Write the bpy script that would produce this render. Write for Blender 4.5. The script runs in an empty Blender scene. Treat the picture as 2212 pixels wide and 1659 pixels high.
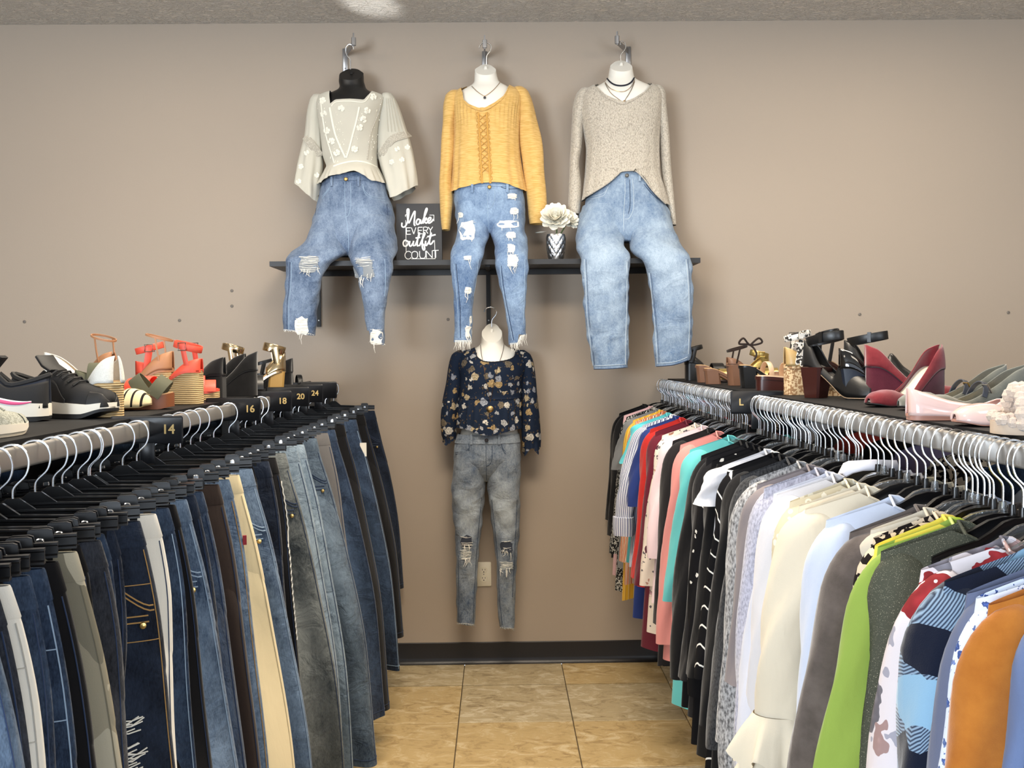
import bpy, bmesh, math, random
import numpy as np
from mathutils import Vector, Matrix, Euler

SC = bpy.context.scene
COL = SC.collection
rnd = random.Random(7)
PI = math.pi

# ---------------------------------------------------------------- camera
F = 2236.0                                  # focal length in pixels of a 2212 wide frame
CAM = Vector((0.0, -4.86, 1.478))
YAW, PITCH, ROLL = math.radians(0.72), math.radians(1.84), math.radians(0.55)
cd = bpy.data.cameras.new('camera')
cd.sensor_fit = 'HORIZONTAL'; cd.sensor_width = 36.0; cd.lens = F * 36.0 / 2212.0
cd.clip_start = 0.05; cd.clip_end = 60
cam = bpy.data.objects.new('camera', cd); COL.objects.link(cam)
RM = Matrix.Rotation(-YAW, 3, 'Z') @ Matrix.Rotation(PI / 2 - PITCH, 3, 'X') @ Matrix.Rotation(-ROLL, 3, 'Z')
cam.matrix_world = Matrix.Translation(CAM) @ RM.to_4x4()
SC.camera = cam

def at(px, py, Y):
    """the point of the upright plane y = Y that the photo shows at (px, py)"""
    d = RM @ Vector(((px - 1106.0) / F, -(py - 829.5) / F, -1.0))
    return CAM + d * ((Y - CAM.y) / d.y)

# ---------------------------------------------------------------- world, lights, exposure
w = bpy.data.worlds.new('daylight'); SC.world = w; w.use_nodes = True
w.node_tree.nodes['Background'].inputs[0].default_value = (0.80, 0.88, 1.0, 1)
w.node_tree.nodes['Background'].inputs[1].default_value = 1.3
vs = SC.view_settings
vs.view_transform = 'Standard'; vs.look = 'None'; vs.gamma = 1.0; vs.use_curve_mapping = False
vs.exposure = 0.05
SC.cycles.max_bounces = 6; SC.cycles.diffuse_bounces = 3; SC.cycles.glossy_bounces = 3; SC.cycles.transmission_bounces = 4
SC.cycles.use_adaptive_sampling = True; SC.cycles.adaptive_threshold = 0.03; SC.cycles.caustics_reflective = False; SC.cycles.caustics_refractive = False

def area(name, loc, target, sx, sy, power, col, spread=180):
    l = bpy.data.lights.new(name, 'AREA'); l.shape = 'RECTANGLE'; l.size = sx; l.size_y = sy
    l.energy = power; l.color = col; l.spread = math.radians(spread)
    o = bpy.data.objects.new(name, l); COL.objects.link(o)
    o.location = loc
    o.rotation_euler = (Vector(target) - Vector(loc)).to_track_quat('-Z', 'Y').to_euler()
    return o
COOL = (0.80, 0.90, 1.0); WARM = (1.0, 0.87, 0.70)
# shop windows behind the camera
area('window_light', (-3.9, -9.2, 1.5), (0.3, 0, 1.8), 3.0, 2.4, 560, COOL)
area('window_light', (3.4, -9.4, 1.5), (0, 0, 1.8), 3.0, 2.4, 150, COOL)
# ceiling panels
for x, p in ((-1.5, 14), (0.1, 12), (1.7, 20)):
    area('ceiling_light', (x, -1.15, 2.985), (x, -1.05, 0), 1.1, 0.3, p, WARM)
for x in (-1.6, 1.6):
    area('ceiling_light', (x, -4.0, 2.985), (x, -4.0, 0), 1.2, 0.6, 16, WARM)
area('ceiling_light', (0.0, -2.3, 2.985), (0.0, -2.15, 0), 1.2, 0.6, 60, WARM, 150)
# sun glancing off a car outside, thrown up on the ceiling
sp = bpy.data.lights.new('sun_glint', 'SPOT'); sp.energy = 3500; sp.spot_size = math.radians(2.4); sp.spot_blend = 0.9; sp.color = (1, 0.98, 0.93); sp.shadow_soft_size = 0.02
so = bpy.data.objects.new('sun_glint', sp); COL.objects.link(so); so.location = (-2.6, -6.6, 0.9)
so.rotation_euler = (Vector((-0.55, -0.27, 3.0)) - Vector(so.location)).to_track_quat('-Z', 'Y').to_euler()
so.scale = (1.0, 0.45, 1)

# ---------------------------------------------------------------- mesh helpers
def spline(xs, ys):
    """monotone cubic through (xs, ys), xs ascending"""
    xs = np.array(xs, float); ys = np.array(ys, float); n = len(xs)
    if n == 1: return lambda x: float(ys[0])
    h = np.diff(xs); d = np.diff(ys) / h; m = np.zeros(n)
    m[0], m[-1] = d[0], d[-1]
    for i in range(1, n - 1):
        if d[i - 1] * d[i] > 0:
            w1 = 2 * h[i] + h[i - 1]; w2 = h[i] + 2 * h[i - 1]
            m[i] = (w1 + w2) / (w1 / d[i - 1] + w2 / d[i])
    def f(x):
        if x <= xs[0]: return float(ys[0])
        if x >= xs[-1]: return float(ys[-1])
        i = int(np.searchsorted(xs, x)) - 1; t = (x - xs[i]) / h[i]
        return float((2*t**3-3*t*t+1)*ys[i] + (t**3-2*t*t+t)*h[i]*m[i] + (-2*t**3+3*t*t)*ys[i+1] + (t**3-t*t)*h[i]*m[i+1])
    return f

def poly_curve(pts, k=6):
    """smooth polyline (Catmull-Rom) through 3-D or 2-D points"""
    P = [Vector(p) for p in pts]; out = []
    for i in range(len(P) - 1):
        a = P[max(i-1, 0)]; b = P[i]; c = P[i+1]; d = P[min(i+2, len(P)-1)]
        for j in range(k):
            t = j / k
            out.append(0.5 * ((2*b) + (c-a)*t + (2*a-5*b+4*c-d)*t*t + (3*b-a-3*c+d)*t**3))
    out.append(P[-1]); return out

class MB:
    def __init__(s): s.v = []; s.f = []; s.fade = {}; s.mi = []; s.cur = 0
    def add(s, V, Fs):
        o = len(s.v); s.v.extend(tuple(p) for p in V)
        for q in Fs: s.f.append(tuple(i + o for i in q)); s.mi.append(s.cur)
        return s
    def loft(s, rings, cap0=True, cap1=True, closed=True):
        n = len(rings[0]); V = [p for r in rings for p in r]; Fs = []
        for i in range(len(rings) - 1):
            for j in range(n if closed else n - 1):
                a = i*n + j; b = i*n + (j+1) % n
                Fs.append((a, b, b+n, a+n))
        if closed and cap0: Fs.append(tuple(range(n-1, -1, -1)))
        if closed and cap1: Fs.append(tuple((len(rings)-1)*n + j for j in range(n)))
        return s.add(V, Fs)
    def tube(s, pts, r, n=6, closed=False, flat=None):
        P = [Vector(p) for p in pts]; m = len(P); rings = []
        rs = r if isinstance(r, (list, tuple)) else [r] * m
        up = None
        for i in range(m):
            t = (P[(i+1) % m] - P[i-1]) if closed else (P[min(i+1, m-1)] - P[max(i-1, 0)])
            if t.length < 1e-9: t = Vector((0, 0, 1))
            t.normalize()
            if up is None:
                up = Vector((0, 0, 1)) if abs(t.z) < 0.9 else Vector((0, 1, 0))
                if flat is not None: up = Vector(flat[0])
            up = (up - t * up.dot(t))
            if up.length < 1e-6: up = t.orthogonal()
            up.normalize(); sd = t.cross(up)
            k = flat[1] if flat is not None else 1.0
            rings.append([P[i] + up * (rs[i] * k * math.cos(2*PI*j/n + PI/n)) + sd * (rs[i] * math.sin(2*PI*j/n + PI/n)) for j in range(n)])
        if closed:
            rings.append(rings[0]); return s.loft(rings, False, False)
        return s.loft(rings)
    def strap(s, pts, w, t, normal_ref):
        """flat band along pts: width w, thickness t; normal_ref(p) gives the outward side"""
        P = [Vector(p) for p in pts]; m = len(P); rings = []
        ws = w if isinstance(w, (list, tuple)) else [w] * m
        for i in range(m):
            d = (P[min(i+1, m-1)] - P[max(i-1, 0)]).normalized()
            nrm = Vector(normal_ref(P[i])); nrm = (nrm - d * nrm.dot(d)).normalized(); sd = d.cross(nrm)
            a = ws[i] / 2; b = t / 2
            rings.append([P[i] + sd*a*x + nrm*b*y for x, y in ((-1, -.6), (-.9, -1), (.9, -1), (1, -.6), (1, .6), (.9, 1), (-.9, 1), (-1, .6))])
        return s.loft(rings)
    def box(s, c, d, R=None):
        c = Vector(c); V = []
        for x in (-.5, .5):
            for y in (-.5, .5):
                for z in (-.5, .5):
                    p = Vector((x*d[0], y*d[1], z*d[2]))
                    V.append(c + (R @ p if R else p))
        return s.add(V, [(0, 1, 3, 2), (4, 6, 7, 5), (0, 4, 5, 1), (2, 3, 7, 6), (0, 2, 6, 4), (1, 5, 7, 3)])
    def rbox(s, c, d, r=0.004, ax=2, n=3, R=None):
        """box with rounded vertical edges (about axis ax)"""
        u, v = [i for i in range(3) if i != ax]; pts = []
        for sx, sy, a0 in ((1, 1, 0), (-1, 1, 90), (-1, -1, 180), (1, -1, 270)):
            for k in range(n + 1):
                a = math.radians(a0 + 90*k/n)
                pts.append((sx*(d[u]/2 - r) + r*math.cos(a), sy*(d[v]/2 - r) + r*math.sin(a)))
        rings = []
        for e, ins in ((-.5, r*.3), (-.5 + .3*r/d[ax], 0), (.5 - .3*r/d[ax], 0), (.5, r*.3)):
            ring = []
            for a, b in pts:
                p = [0, 0, 0]; p[u] = a*(1 - 2*ins/d[u]); p[v] = b*(1 - 2*ins/d[v]); p[ax] = e*d[ax]
                p = Vector(p); ring.append(Vector(c) + (R @ p if R else p))
            rings.append(ring)
        return s.loft(rings)
    def prism(s, poly, f):
        """poly: 2-D outline; f(x, y, k) -> 3-D with k in (0, 1) the two sides"""
        return s.loft([[f(x, y, 0) for x, y in poly], [f(x, y, 1) for x, y in poly]])
    def lathe(s, prof, c, n=24, axis='Z'):
        rings = []
        for r, h in prof:
            ring = []
            for j in range(n):
                a = 2*PI*j/n
                p = (r*math.cos(a), r*math.sin(a), h)
                if axis == 'Y': p = (p[0], p[2], p[1])
                if axis == 'X': p = (p[2], p[0], p[1])
                ring.append(Vector(c) + Vector(p))
            rings.append(ring)
        return s.loft(rings)
    def ball(s, c, r, n=10, m=6):
        rx, ry, rz = (r, r, r) if not isinstance(r, (tuple, list)) else r
        rings = []
        for i in range(m + 1):
            a = -PI/2 + PI*i/m; k = max(math.cos(a), 0.02)
            rings.append([Vector(c) + Vector((rx*k*math.cos(2*PI*j/n), ry*k*math.sin(2*PI*j/n), rz*math.sin(a))) for j in range(n)])
        return s.loft(rings)
    def xform(s, M):
        s.v = [tuple(M @ Vector(p)) for p in s.v]; return s
    def merge(s, o):
        b = len(s.v); s.v.extend(o.v)
        for q in o.f: s.f.append(tuple(i + b for i in q)); s.mi.append(s.cur)
        for k, val in o.fade.items(): s.fade[k + b] = val
        return s
    def mesh(s, name, mats, angle=40, smooth=True, off=None):
        me = bpy.data.meshes.new(name)
        V = s.v if off is None else [(p[0]-off[0], p[1]-off[1], p[2]-off[2]) for p in s.v]
        me.from_pydata(V, [], s.f); me.validate(verbose=False)
        bm = bmesh.new(); bm.from_mesh(me)
        bmesh.ops.remove_doubles(bm, verts=bm.verts, dist=1e-6) if not s.fade else None; bmesh.ops.recalc_face_normals(bm, faces=bm.faces); bm.to_mesh(me); bm.free()
        if smooth:
            me.polygons.foreach_set('use_smooth', [True] * len(me.polygons)); me.set_sharp_from_angle(angle=math.radians(angle))
        if s.fade or any('denim' in m.name for m in (mats if isinstance(mats,(list,tuple)) else [mats])):
            at_ = me.attributes.new('fade', 'FLOAT', 'POINT')
            at_.data.foreach_set('value', [s.fade.get(i, 0.5) for i in range(len(me.vertices))])
        for m in (mats if isinstance(mats, (list, tuple)) else [mats]): me.materials.append(m)
        return me

def wloc(o):
    v = Vector((0, 0, 0))
    while o is not None: v = v + o.location; o = o.parent
    return v
def build(name, mb, mat, parent=None, world=False, angle=40, smooth=True, loc=None, solid=None):
    """one mesh object; world: the vertices are in world space"""
    off = None
    if world:
        if parent is not None: off = wloc(parent)
        else:
            V = np.array([tuple(p) for p in mb.v]); off = Vector(((V[:,0].min()+V[:,0].max())/2, (V[:,1].min()+V[:,1].max())/2, V[:,2].min()))
            loc = off
    me = mb.mesh(name, mat, angle, smooth, off)
    o = bpy.data.objects.new(name, me); COL.objects.link(o)
    if loc is not None: o.location = loc
    if parent is not None: o.parent = parent
    if solid:
        m = o.modifiers.new('thickness', 'SOLIDIFY'); m.thickness = solid; m.offset = -1
    return o
def tag(o, label, cat, group=None, kind=None):
    if label: o['label'] = label
    if cat: o['category'] = cat
    if group: o['group'] = group
    if kind: o['kind'] = kind
    return o
def thing(name, label, cat, loc=(0, 0, 0), rz=0.0, group=None):
    o = bpy.data.objects.new(name, None); COL.objects.link(o)
    o.empty_display_size = 0.05; o.location = loc; o.rotation_euler = (0, 0, rz)
    return tag(o, label, cat, group)
def struct(o): o['kind'] = 'structure'; return o
def dup(o, parent=None):
    c = o.copy(); COL.objects.link(c); c.parent = parent
    for ch in list(o.children): dup(ch, c)
    return c

# ---------------------------------------------------------------- material helpers
class NT:
    def __init__(s, name):
        s.m = bpy.data.materials.new(name); s.m.use_nodes = True; s.t = s.m.node_tree
        s.p = s.t.nodes['Principled BSDF']; s._tc = None
    def n(s, typ, _o=0, **kw):
        nd = s.t.nodes.new('ShaderNode' + typ)
        for k, v in kw.items():
            if k in nd.inputs.keys() or k.replace('_', ' ') in nd.inputs.keys(): s.set(nd.inputs[k if k in nd.inputs.keys() else k.replace('_', ' ')], v)
            else: setattr(nd, k, v)
        return nd
    def set(s, sock, v):
        if isinstance(v, bpy.types.Node): v = v.outputs[0]
        if isinstance(v, bpy.types.NodeSocket): s.t.links.new(v, sock)
        elif isinstance(v, (tuple, list)) and len(v) == 3 and sock.type == 'RGBA': sock.default_value = (*v, 1)
        else: sock.default_value = v
    def coord(s, scale=(1, 1, 1), rot=(0, 0, 0), loc=(0, 0, 0)):
        if s._tc is None: s._tc = s.n('TexCoord')
        mp = s.n('Mapping'); s.t.links.new(s._tc.outputs['Object'], mp.inputs['Vector'])
        mp.inputs['Scale'].default_value = scale; mp.inputs['Rotation'].default_value = rot; mp.inputs['Location'].default_value = loc
        return mp
    def noise(s, scale, detail=3, rough=0.5, vec=None, dist=0.0):
        n = s.n('TexNoise', Scale=scale, Detail=detail, Roughness=rough, Distortion=dist)
        s.t.links.new((vec or s.coord()).outputs[0], n.inputs['Vector']); return n.outputs['Fac']
    def ramp(s, fac, stops, interp='LINEAR'):
        r = s.n('ValToRGB'); s.set(r.inputs[0], fac); e = r.color_ramp.elements; r.color_ramp.interpolation = interp
        while len(e) < len(stops): e.new(0.5)
        for i, (p, c) in enumerate(stops):
            e[i].position = p; e[i].color = (*c, 1) if len(c) == 3 else c
        return r.outputs[0]
    def mix(s, f, a, b, typ='MIX'):
        m = s.n('MixRGB', blend_type=typ); s.set(m.inputs[0], f); s.set(m.inputs[1], a); s.set(m.inputs[2], b); return m.outputs[0]
    def math(s, op, a, b=0.0, c=0.0):
        m = s.n('Math', operation=op); s.set(m.inputs[0], a); s.set(m.inputs[1], b); s.set(m.inputs[2], c); return m.outputs[0]
    def bump(s, h, strength=0.3, dist=0.002):
        b = s.n('Bump'); b.inputs['Strength'].default_value = strength; b.inputs['Distance'].default_value = dist
        s.set(b.inputs['Height'], h); s.t.links.new(b.outputs[0], s.p.inputs['Normal'])
    def out(s, color=None, rough=0.6, metal=0.0, spec=0.5, **kw):
        if color is not None: s.set(s.p.inputs['Base Color'], color)
        s.set(s.p.inputs['Roughness'], rough); s.set(s.p.inputs['Metallic'], metal); s.set(s.p.inputs['Specular IOR Level'], spec)
        for k, v in kw.items(): s.set(s.p.inputs[k.replace('_', ' ')], v)
        return s.m
def lin(r, g, b):
    """8-bit sRGB -> linear"""
    return tuple((c/12.92 if c <= 0.04045 else ((c+0.055)/1.055)**2.4) for c in (r/255, g/255, b/255))
_mc = {}
def memo(fn):
    def g(*a, **k):
        key = (fn.__name__, a, tuple(sorted(k.items())))
        if key not in _mc: _mc[key] = fn(*a, **k)
        return _mc[key]
    return g
@memo
def plain(name, rgb, rough=0.6, metal=0.0, spec=0.5, var=0.0, coat=0.0):
    t = NT(name); c = lin(*rgb)
    if var: c = t.mix(t.noise(9, 4), tuple(x*(1-var) for x in c), tuple(min(1, x*(1+var)) for x in c))
    return t.out(c, rough, metal, spec, Coat_Weight=coat, Coat_Roughness=0.06)
@memo
def cotton(name, rgb, var=0.10, scale=7, weave=900, rough=0.9):
    t = NT(name); c = lin(*rgb)
    col = t.mix(t.noise(scale, 4), tuple(x*(1-var) for x in c), tuple(min(1, x*(1+var)) for x in c))
    t.bump(t.math('ADD', t.math('MULTIPLY', t.noise(weave, 2), .06), t.noise(1, 3, .5, t.coord((16, 16, 6)), .6)), 0.35, 0.012)
    return t.out(col, rough, 0, 0.15, Sheen_Weight=0.15)
@memo
def heather(name, a, b, scale=260, rough=0.95):
    t = NT(name); n = t.noise(1, 2, vec=t.coord((scale, scale, scale*.55)))
    col = t.ramp(n, ((0.32, lin(*a)), (0.62, lin(*b))))
    col = t.mix(t.math('MULTIPLY', t.noise(5, 3), 0.25), col, lin(*a))
    t.bump(t.noise(500, 2), 0.3, 0.001)
    return t.out(col, rough, 0, 0.1, Sheen_Weight=0.2)
@memo
def denim(name, dark, light, bias=0.0, con=1.0, seed=0):
    """denim: twill streaks, worn patches, the wear carried by each mesh's own 'fade'"""
    t = NT(name)
    at_ = t.n('Attribute', attribute_name='fade')
    big = t.noise(4.5, 5, 0.55, t.coord(loc=(seed, 0, seed)))
    mid = t.noise(1, 4, 0.6, t.coord((26, 26, 9), loc=(0, seed, 0)))
    fine = t.noise(1, 2, 0.6, t.coord((420, 420, 130)))
    f = t.math('ADD', t.math('MULTIPLY', t.math('SUBTRACT', big, 0.5), 1.0*con), t.math('MULTIPLY', t.math('SUBTRACT', mid, 0.5), 0.75*con))
    f = t.math('ADD', f, t.math('MULTIPLY', t.math('SUBTRACT', fine, 0.5), 0.6))
    f = t.math('ADD', f, t.math('MULTIPLY', t.math('SUBTRACT', t.noise(1, 3, .7, t.coord((95, 95, 60), (.2, .4, .3))), 0.5), 0.55*con))
    f = t.math('ADD', f, t.math('ADD', at_.outputs['Fac'], bias))
    col = t.ramp(f, ((0.12, lin(*dark)), (0.85, lin(*light))))
    wv = t.n('TexWave', Scale=150, Distortion=0.4, Detail=0); t.t.links.new(t.coord((1, 1, .55), (0, 0.5, 0.3)).outputs[0], wv.inputs['Vector'])
    wr = t.noise(1, 4, .55, t.coord((13, 13, 17), (.3, .2, 0), (seed, 0, 0)), .9)
    t.bump(t.math('ADD', t.math('MULTIPLY', t.math('ADD', t.math('MULTIPLY', wv.outputs['Fac'], .25), fine), .035), wr), 0.45, 0.020)
    return t.out(col, 0.92, 0, 0.12, Sheen_Weight=0.12)
@memo
def leather(name, rgb, rough=0.35, bump=0.15, coat=0.0):
    t = NT(name); c = lin(*rgb)
    col = t.mix(t.noise(14, 4), tuple(x*.8 for x in c), tuple(min(1, x*1.15) for x in c))
    t.bump(t.noise(160, 3), bump, 0.001)
    return t.out(col, rough, 0, 0.5, Coat_Weight=coat, Coat_Roughness=0.05)
@memo
def suede(name, a, b):
    t = NT(name); col = t.ramp(t.noise(22, 5, 0.6), ((0.3, lin(*a)), (0.7, lin(*b))))
    t.bump(t.noise(700, 2), 0.35, 0.001)
    return t.out(col, 0.95, 0, 0.1, Sheen_Weight=0.4)
@memo
def stripes(name, cols, freq, axis=0, rot=(0, 0, 0), dist=0.0):
    """bands of the given (position, rgb) list repeating freq times a metre along axis"""
    t = NT(name)
    if axis == 9:                                        # round the garment, by the mesh's own running coordinate
        v = t.math('MULTIPLY', t.n('Attribute', attribute_name='fade').outputs['Fac'], freq)
    else:
        mp = t.coord((1, 1, 1), rot); sx = t.n('SeparateXYZ'); t.t.links.new(mp.outputs[0], sx.inputs[0]); v = t.math('MULTIPLY', sx.outputs[axis], freq)
    if dist: v = t.math('ADD', v, t.math('MULTIPLY', t.noise(9, 2), dist))
    fr = t.math('FRACT', v)
    col = t.ramp(fr, tuple((p, lin(*c)) for p, c in cols), 'CONSTANT')
    t.bump(t.noise(700, 2), 0.2, 0.001)
    return t.out(col, 0.9, 0, 0.15)
@memo
def floral(name, ground, petals, scale, r=0.42, leaf=None, amount=0.7, ring=30, seed=0):
    """printed flowers: Voronoi cells with ringed petals, leaves between"""
    t = NT(name); mp = t.coord(loc=(seed, seed*.7, seed*.3))
    wob = t.n('TexNoise', Scale=scale*2.2, Detail=2); t.t.links.new(mp.outputs[0], wob.inputs['Vector'])
    v2 = t.n('MixRGB', blend_type='LINEAR_LIGHT'); v2.inputs[0].default_value = 0.035*12/scale
    t.t.links.new(mp.outputs[0], v2.inputs[1]); t.t.links.new(wob.outputs['Color'], v2.inputs[2])
    vo = t.n('TexVoronoi', Scale=scale, Randomness=0.9); t.t.links.new(v2.outputs[0], vo.inputs['Vector'])
    sep = t.n('SeparateColor'); t.t.links.new(vo.outputs['Color'], sep.inputs[0])
    size = t.math('MULTIPLY_ADD', sep.outputs[1], r*.6, r*.55)
    inside = t.math('LESS_THAN', vo.outputs['Distance'], size)
    has = t.math('LESS_THAN', sep.outputs[2], amount)
    ringv = t.math('MULTIPLY_ADD', t.math('SINE', t.math('MULTIPLY', vo.outputs['Distance'], ring)), 0.35, 0.65)
    pet = t.ramp(sep.outputs[0], tuple((i/len(petals), lin(*c)) for i, c in enumerate(petals)), 'CONSTANT')
    pet = t.mix(0.8, pet, t.mix(1.0, pet, ringv, 'MULTIPLY'))
    base = lin(*ground)
    if leaf:
        n2 = t.n('TexVoronoi', Scale=scale*2.3, Randomness=1.0); t.t.links.new(v2.outputs[0], n2.inputs['Vector'])
        s2 = t.n('SeparateColor'); t.t.links.new(n2.outputs['Color'], s2.inputs[0])
        lf = t.math('MULTIPLY', t.math('LESS_THAN', n2.outputs['Distance'], 0.33), t.math('LESS_THAN', s2.outputs[0], 0.45))
        base = t.mix(lf, base, lin(*leaf))
    col = t.mix(t.math('MULTIPLY', inside, has), base, pet)
    t.bump(t.noise(800, 2), 0.15, 0.001)
    return t.out(col, 0.85, 0, 0.2)
@memo
def plaid(name):
    t = NT(name); mp = t.coord((1, 1, 1), (0, 0, 0)); sx = t.n('SeparateXYZ'); t.t.links.new(mp.outputs[0], sx.inputs[0])
    def band(s): return t.math('GREATER_THAN', t.math('FRACT', t.math('MULTIPLY', s, 1/0.15)), 0.5)
    d1 = t.math('ADD', sx.outputs[2], t.math('MULTIPLY', sx.outputs[0], 0.9)); d2 = t.math('SUBTRACT', sx.outputs[2], t.math('MULTIPLY', sx.outputs[0], 0.9))
    d1 = t.math('ADD', d1, t.math('MULTIPLY', sx.outputs[1], 0.75)); d2 = t.math('SUBTRACT', d2, t.math('MULTIPLY', sx.outputs[1], 0.75))
    f = t.math('MULTIPLY', t.math('ADD', band(d1), band(d2)), 0.5)
    wv = t.n('TexWave', Scale=110); t.t.links.new(t.coord((1, 1, 1), (0, .7, 0)).outputs[0], wv.inputs['Vector'])
    midc = t.mix(wv.outputs['Fac'], lin(36, 48, 72), lin(140, 165, 190))
    col = t.mix(t.math('GREATER_THAN', f, 0.25), lin(17, 24, 42), midc); col = t.mix(t.math('GREATER_THAN', f, 0.75), col, lin(136, 174, 202))
    t.bump(t.noise(600, 2), 0.3, 0.001)
    return t.out(col, 0.95, 0, 0.1, Sheen_Weight=0.3)
@memo
def speckle(name, a, b, scale, thr=0.5, stretch=(1, 1, 1)):
    t = NT(name); vo = t.n('TexVoronoi', Scale=1.0); t.t.links.new(t.coord(tuple(scale*s for s in stretch)).outputs[0], vo.inputs['Vector'])
    sep = t.n('SeparateColor'); t.t.links.new(vo.outputs['Color'], sep.inputs[0])
    col = t.mix(t.math('GREATER_THAN', sep.outputs[0], thr), lin(*a), lin(*b))
    t.bump(vo.outputs['Distance'], 0.2, 0.001)
    return t.out(col, 0.9, 0, 0.15)
@memo
def rope(name='jute_rope'):
    t = NT(name); wv = t.n('TexWave', Scale=1.0, Distortion=1.2, Detail=1.5, bands_direction='Z'); t.t.links.new(t.coord((60, 60, 60)).outputs[0], wv.inputs['Vector'])
    col = t.mix(wv.outputs['Fac'], lin(150, 118, 74), lin(222, 196, 150)); t.bump(wv.outputs['Fac'], 0.6, 0.002)
    return t.out(col, 0.9, 0, 0.1)

BLACK = plain('black_plastic', (14, 14, 16), 0.28, 0, 0.5)
MATTE = plain('matte_black_paint', (22, 22, 24), 0.55)
CHROME = plain('chrome', (235, 238, 242), 0.22, 1.0)
STEEL = plain('brushed_steel', (150, 148, 145), 0.34, 1.0)
WHITEP = plain('white_plastic', (238, 234, 222), 0.4)
# ================================================================ the room
HC = 3.004
def wall_mat():
    t = NT('taupe_wall_paint'); c = lin(171, 157, 142)
    col = t.mix(t.noise(1.2, 3), tuple(x*.96 for x in c), tuple(x*1.03 for x in c))
    t.bump(t.noise(140, 3), 0.12, 0.002)
    return t.out(col, 0.62, 0, 0.35)
def ceil_mat():
    t = NT('stomped_plaster_ceiling')
    n = t.noise(1, 5, 0.62, t.coord((26, 44, 26)), 1.6)
    h = t.ramp(n, ((0.44, (0, 0, 0)), (0.60, (1, 1, 1))))
    t.bump(h, 0.75, 0.012)
    return t.out(t.mix(h, lin(232, 229, 224), lin(244, 241, 236)), 0.8, 0, 0.2)
WALLM = wall_mat()
XL, XR, YB = -4.2, 4.2, -7.6
struct(build('wall_back', MB().box((0, 0.06, HC/2), (XR-XL, 0.12, HC)), WALLM, loc=(0, 0, 0)))
struct(build('wall_left', MB().box((XL-0.06, YB/2, HC/2), (0.12, -YB, HC)), WALLM))
struct(build('wall_right', MB().box((XR+0.06, YB/2, HC/2), (0.12, -YB, HC)), WALLM))
struct(build('ceiling', MB().box((0, YB/2+0.06, HC+0.06), (XR-XL+0.24, -YB+0.12, 0.12)), ceil_mat()))
# shop front: low wall and header, the glass between them open to the day
struct(build('wall_front', MB().box((0, YB-0.06, 0.25), (XR-XL, 0.12, 0.5)).box((0, YB-0.06, 2.86), (XR-XL, 0.12, 0.28)), WALLM))

def tile_mat(name, warm):
    t = NT(name); mp = t.coord((1, 1.7, 1))
    v = t.noise(1, 8, 0.68, t.coord((11, 17, 11), (0, 0, 0.2), (warm*7, warm*3, 0)), 1.1)
    v2 = t.noise(5.0, 3, 0.5, t.coord((1, 1, 1), (0, 0, 0), (warm*5, 2, 0)))
    a, b, c = ((150, 132, 100), (184, 166, 130), (208, 194, 164))
    if warm == 2: a, b, c = (160, 134, 92), (192, 166, 118), (212, 192, 152)
    col = t.ramp(v, ((0.38, lin(*a)), (0.47, lin(*b)), (0.53, lin(*b)), (0.60, lin(*c))))
    col = t.mix(t.math('MULTIPLY', t.ramp(v2, ((.4, (0, 0, 0)), (.6, (1, 1, 1)))), 0.45), col, lin(*b))
    t.bump(v, 0.08, 0.002)
    return t.out(col, t.math('MULTIPLY_ADD', v, 0.25, 0.28), 0, 0.4)
fl = struct(build('floor', MB().box((0, YB/2, -0.06), (XR-XL, -YB, 0.1)), plain('grout', (96, 84, 66), 0.9)))
TM = [tile_mat('travertine_tile_%s' % n, k) for k, n in ((0, 'pale'), (1, 'warm'), (2, 'golden'))]
T, G = 0.457, 0.004
tmesh = []
for m in TM:
    b = MB(); h = (T-G)/2
    b.loft([[(-h, -h, -.012), (h, -h, -.012), (h, h, -.012), (-h, h, -.012)], [(-h, -h, -.0015), (h, -h, -.0015), (h, h, -.0015), (-h, h, -.0015)],
            [(-h+.002, -h+.002, 0), (h-.002, -h+.002, 0), (h-.002, h-.002, 0), (-h+.002, h-.002, 0)]])
    tmesh.append(b.mesh('tile', m, smooth=False))
for i in range(-9, 10):
    for j in range(0, 10):
        cx = -0.175 + T*(i+.5); cy = -0.325 + T*(.5-j)
        if cy + T/2 > 0.02:
            # the cut row along the wall
            b = MB().box((0, 0, -.006), (T-G, 0.325-.012, .012)); o = build('tile', b, TM[(i*5+j*3) % 3], fl, smooth=False); o.location = (cx, -0.325+0.325/2, 0)
            continue
        o = bpy.data.objects.new('tile', tmesh[(i*7 + j*4 + i*j) % 3]); COL.objects.link(o); o.parent = fl
        o.location = (cx, cy, 0); o.rotation_euler = (0, 0, 0 if (i+j) % 2 else PI)
# vinyl cove base
b = MB(); prof = [(0, 0), (-.020, 0), (-.014, .004), (-.006, .014), (-.0045, .03), (-.004, .098), (0, .102)]
b.loft([[(x, y, z) for y, z in prof] for x in (XL+.001, XR-.001)])
struct(build('baseboard_back', b, plain('black_vinyl', (24, 20, 20), 0.38)))

# screws and plugs left in the wall
pm = plain('wall_plug', (120, 112, 104), 0.5)
for k, (px, py, what) in enumerate(((53, 695, 'far out above the navy trainers'), (388, 692, 'above the coral wedge sandals'), (501, 628, 'upper one of the close pair'), (501, 661, 'lower one of the close pair'),
        (968, 690, 'under the shelf beside the low form'), (1857, 679, 'above the black ankle boots'), (2178, 675, 'above the grey mary janes'))):
    p = at(px, py, 0); b = MB().lathe([(0.0001, 0), (.0075, 0), (.0075, -.002), (.005, -.004), (.003, -.004), (.0025, -.002), (.0001, -.002)], (p.x, -0.0005, p.z), 12, 'Y')
    tag(build('wall_plug', b, pm, world=True), 'grey screw plug in the wall ' + what, 'wall plug', 'screw plugs in the taupe wall')

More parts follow.
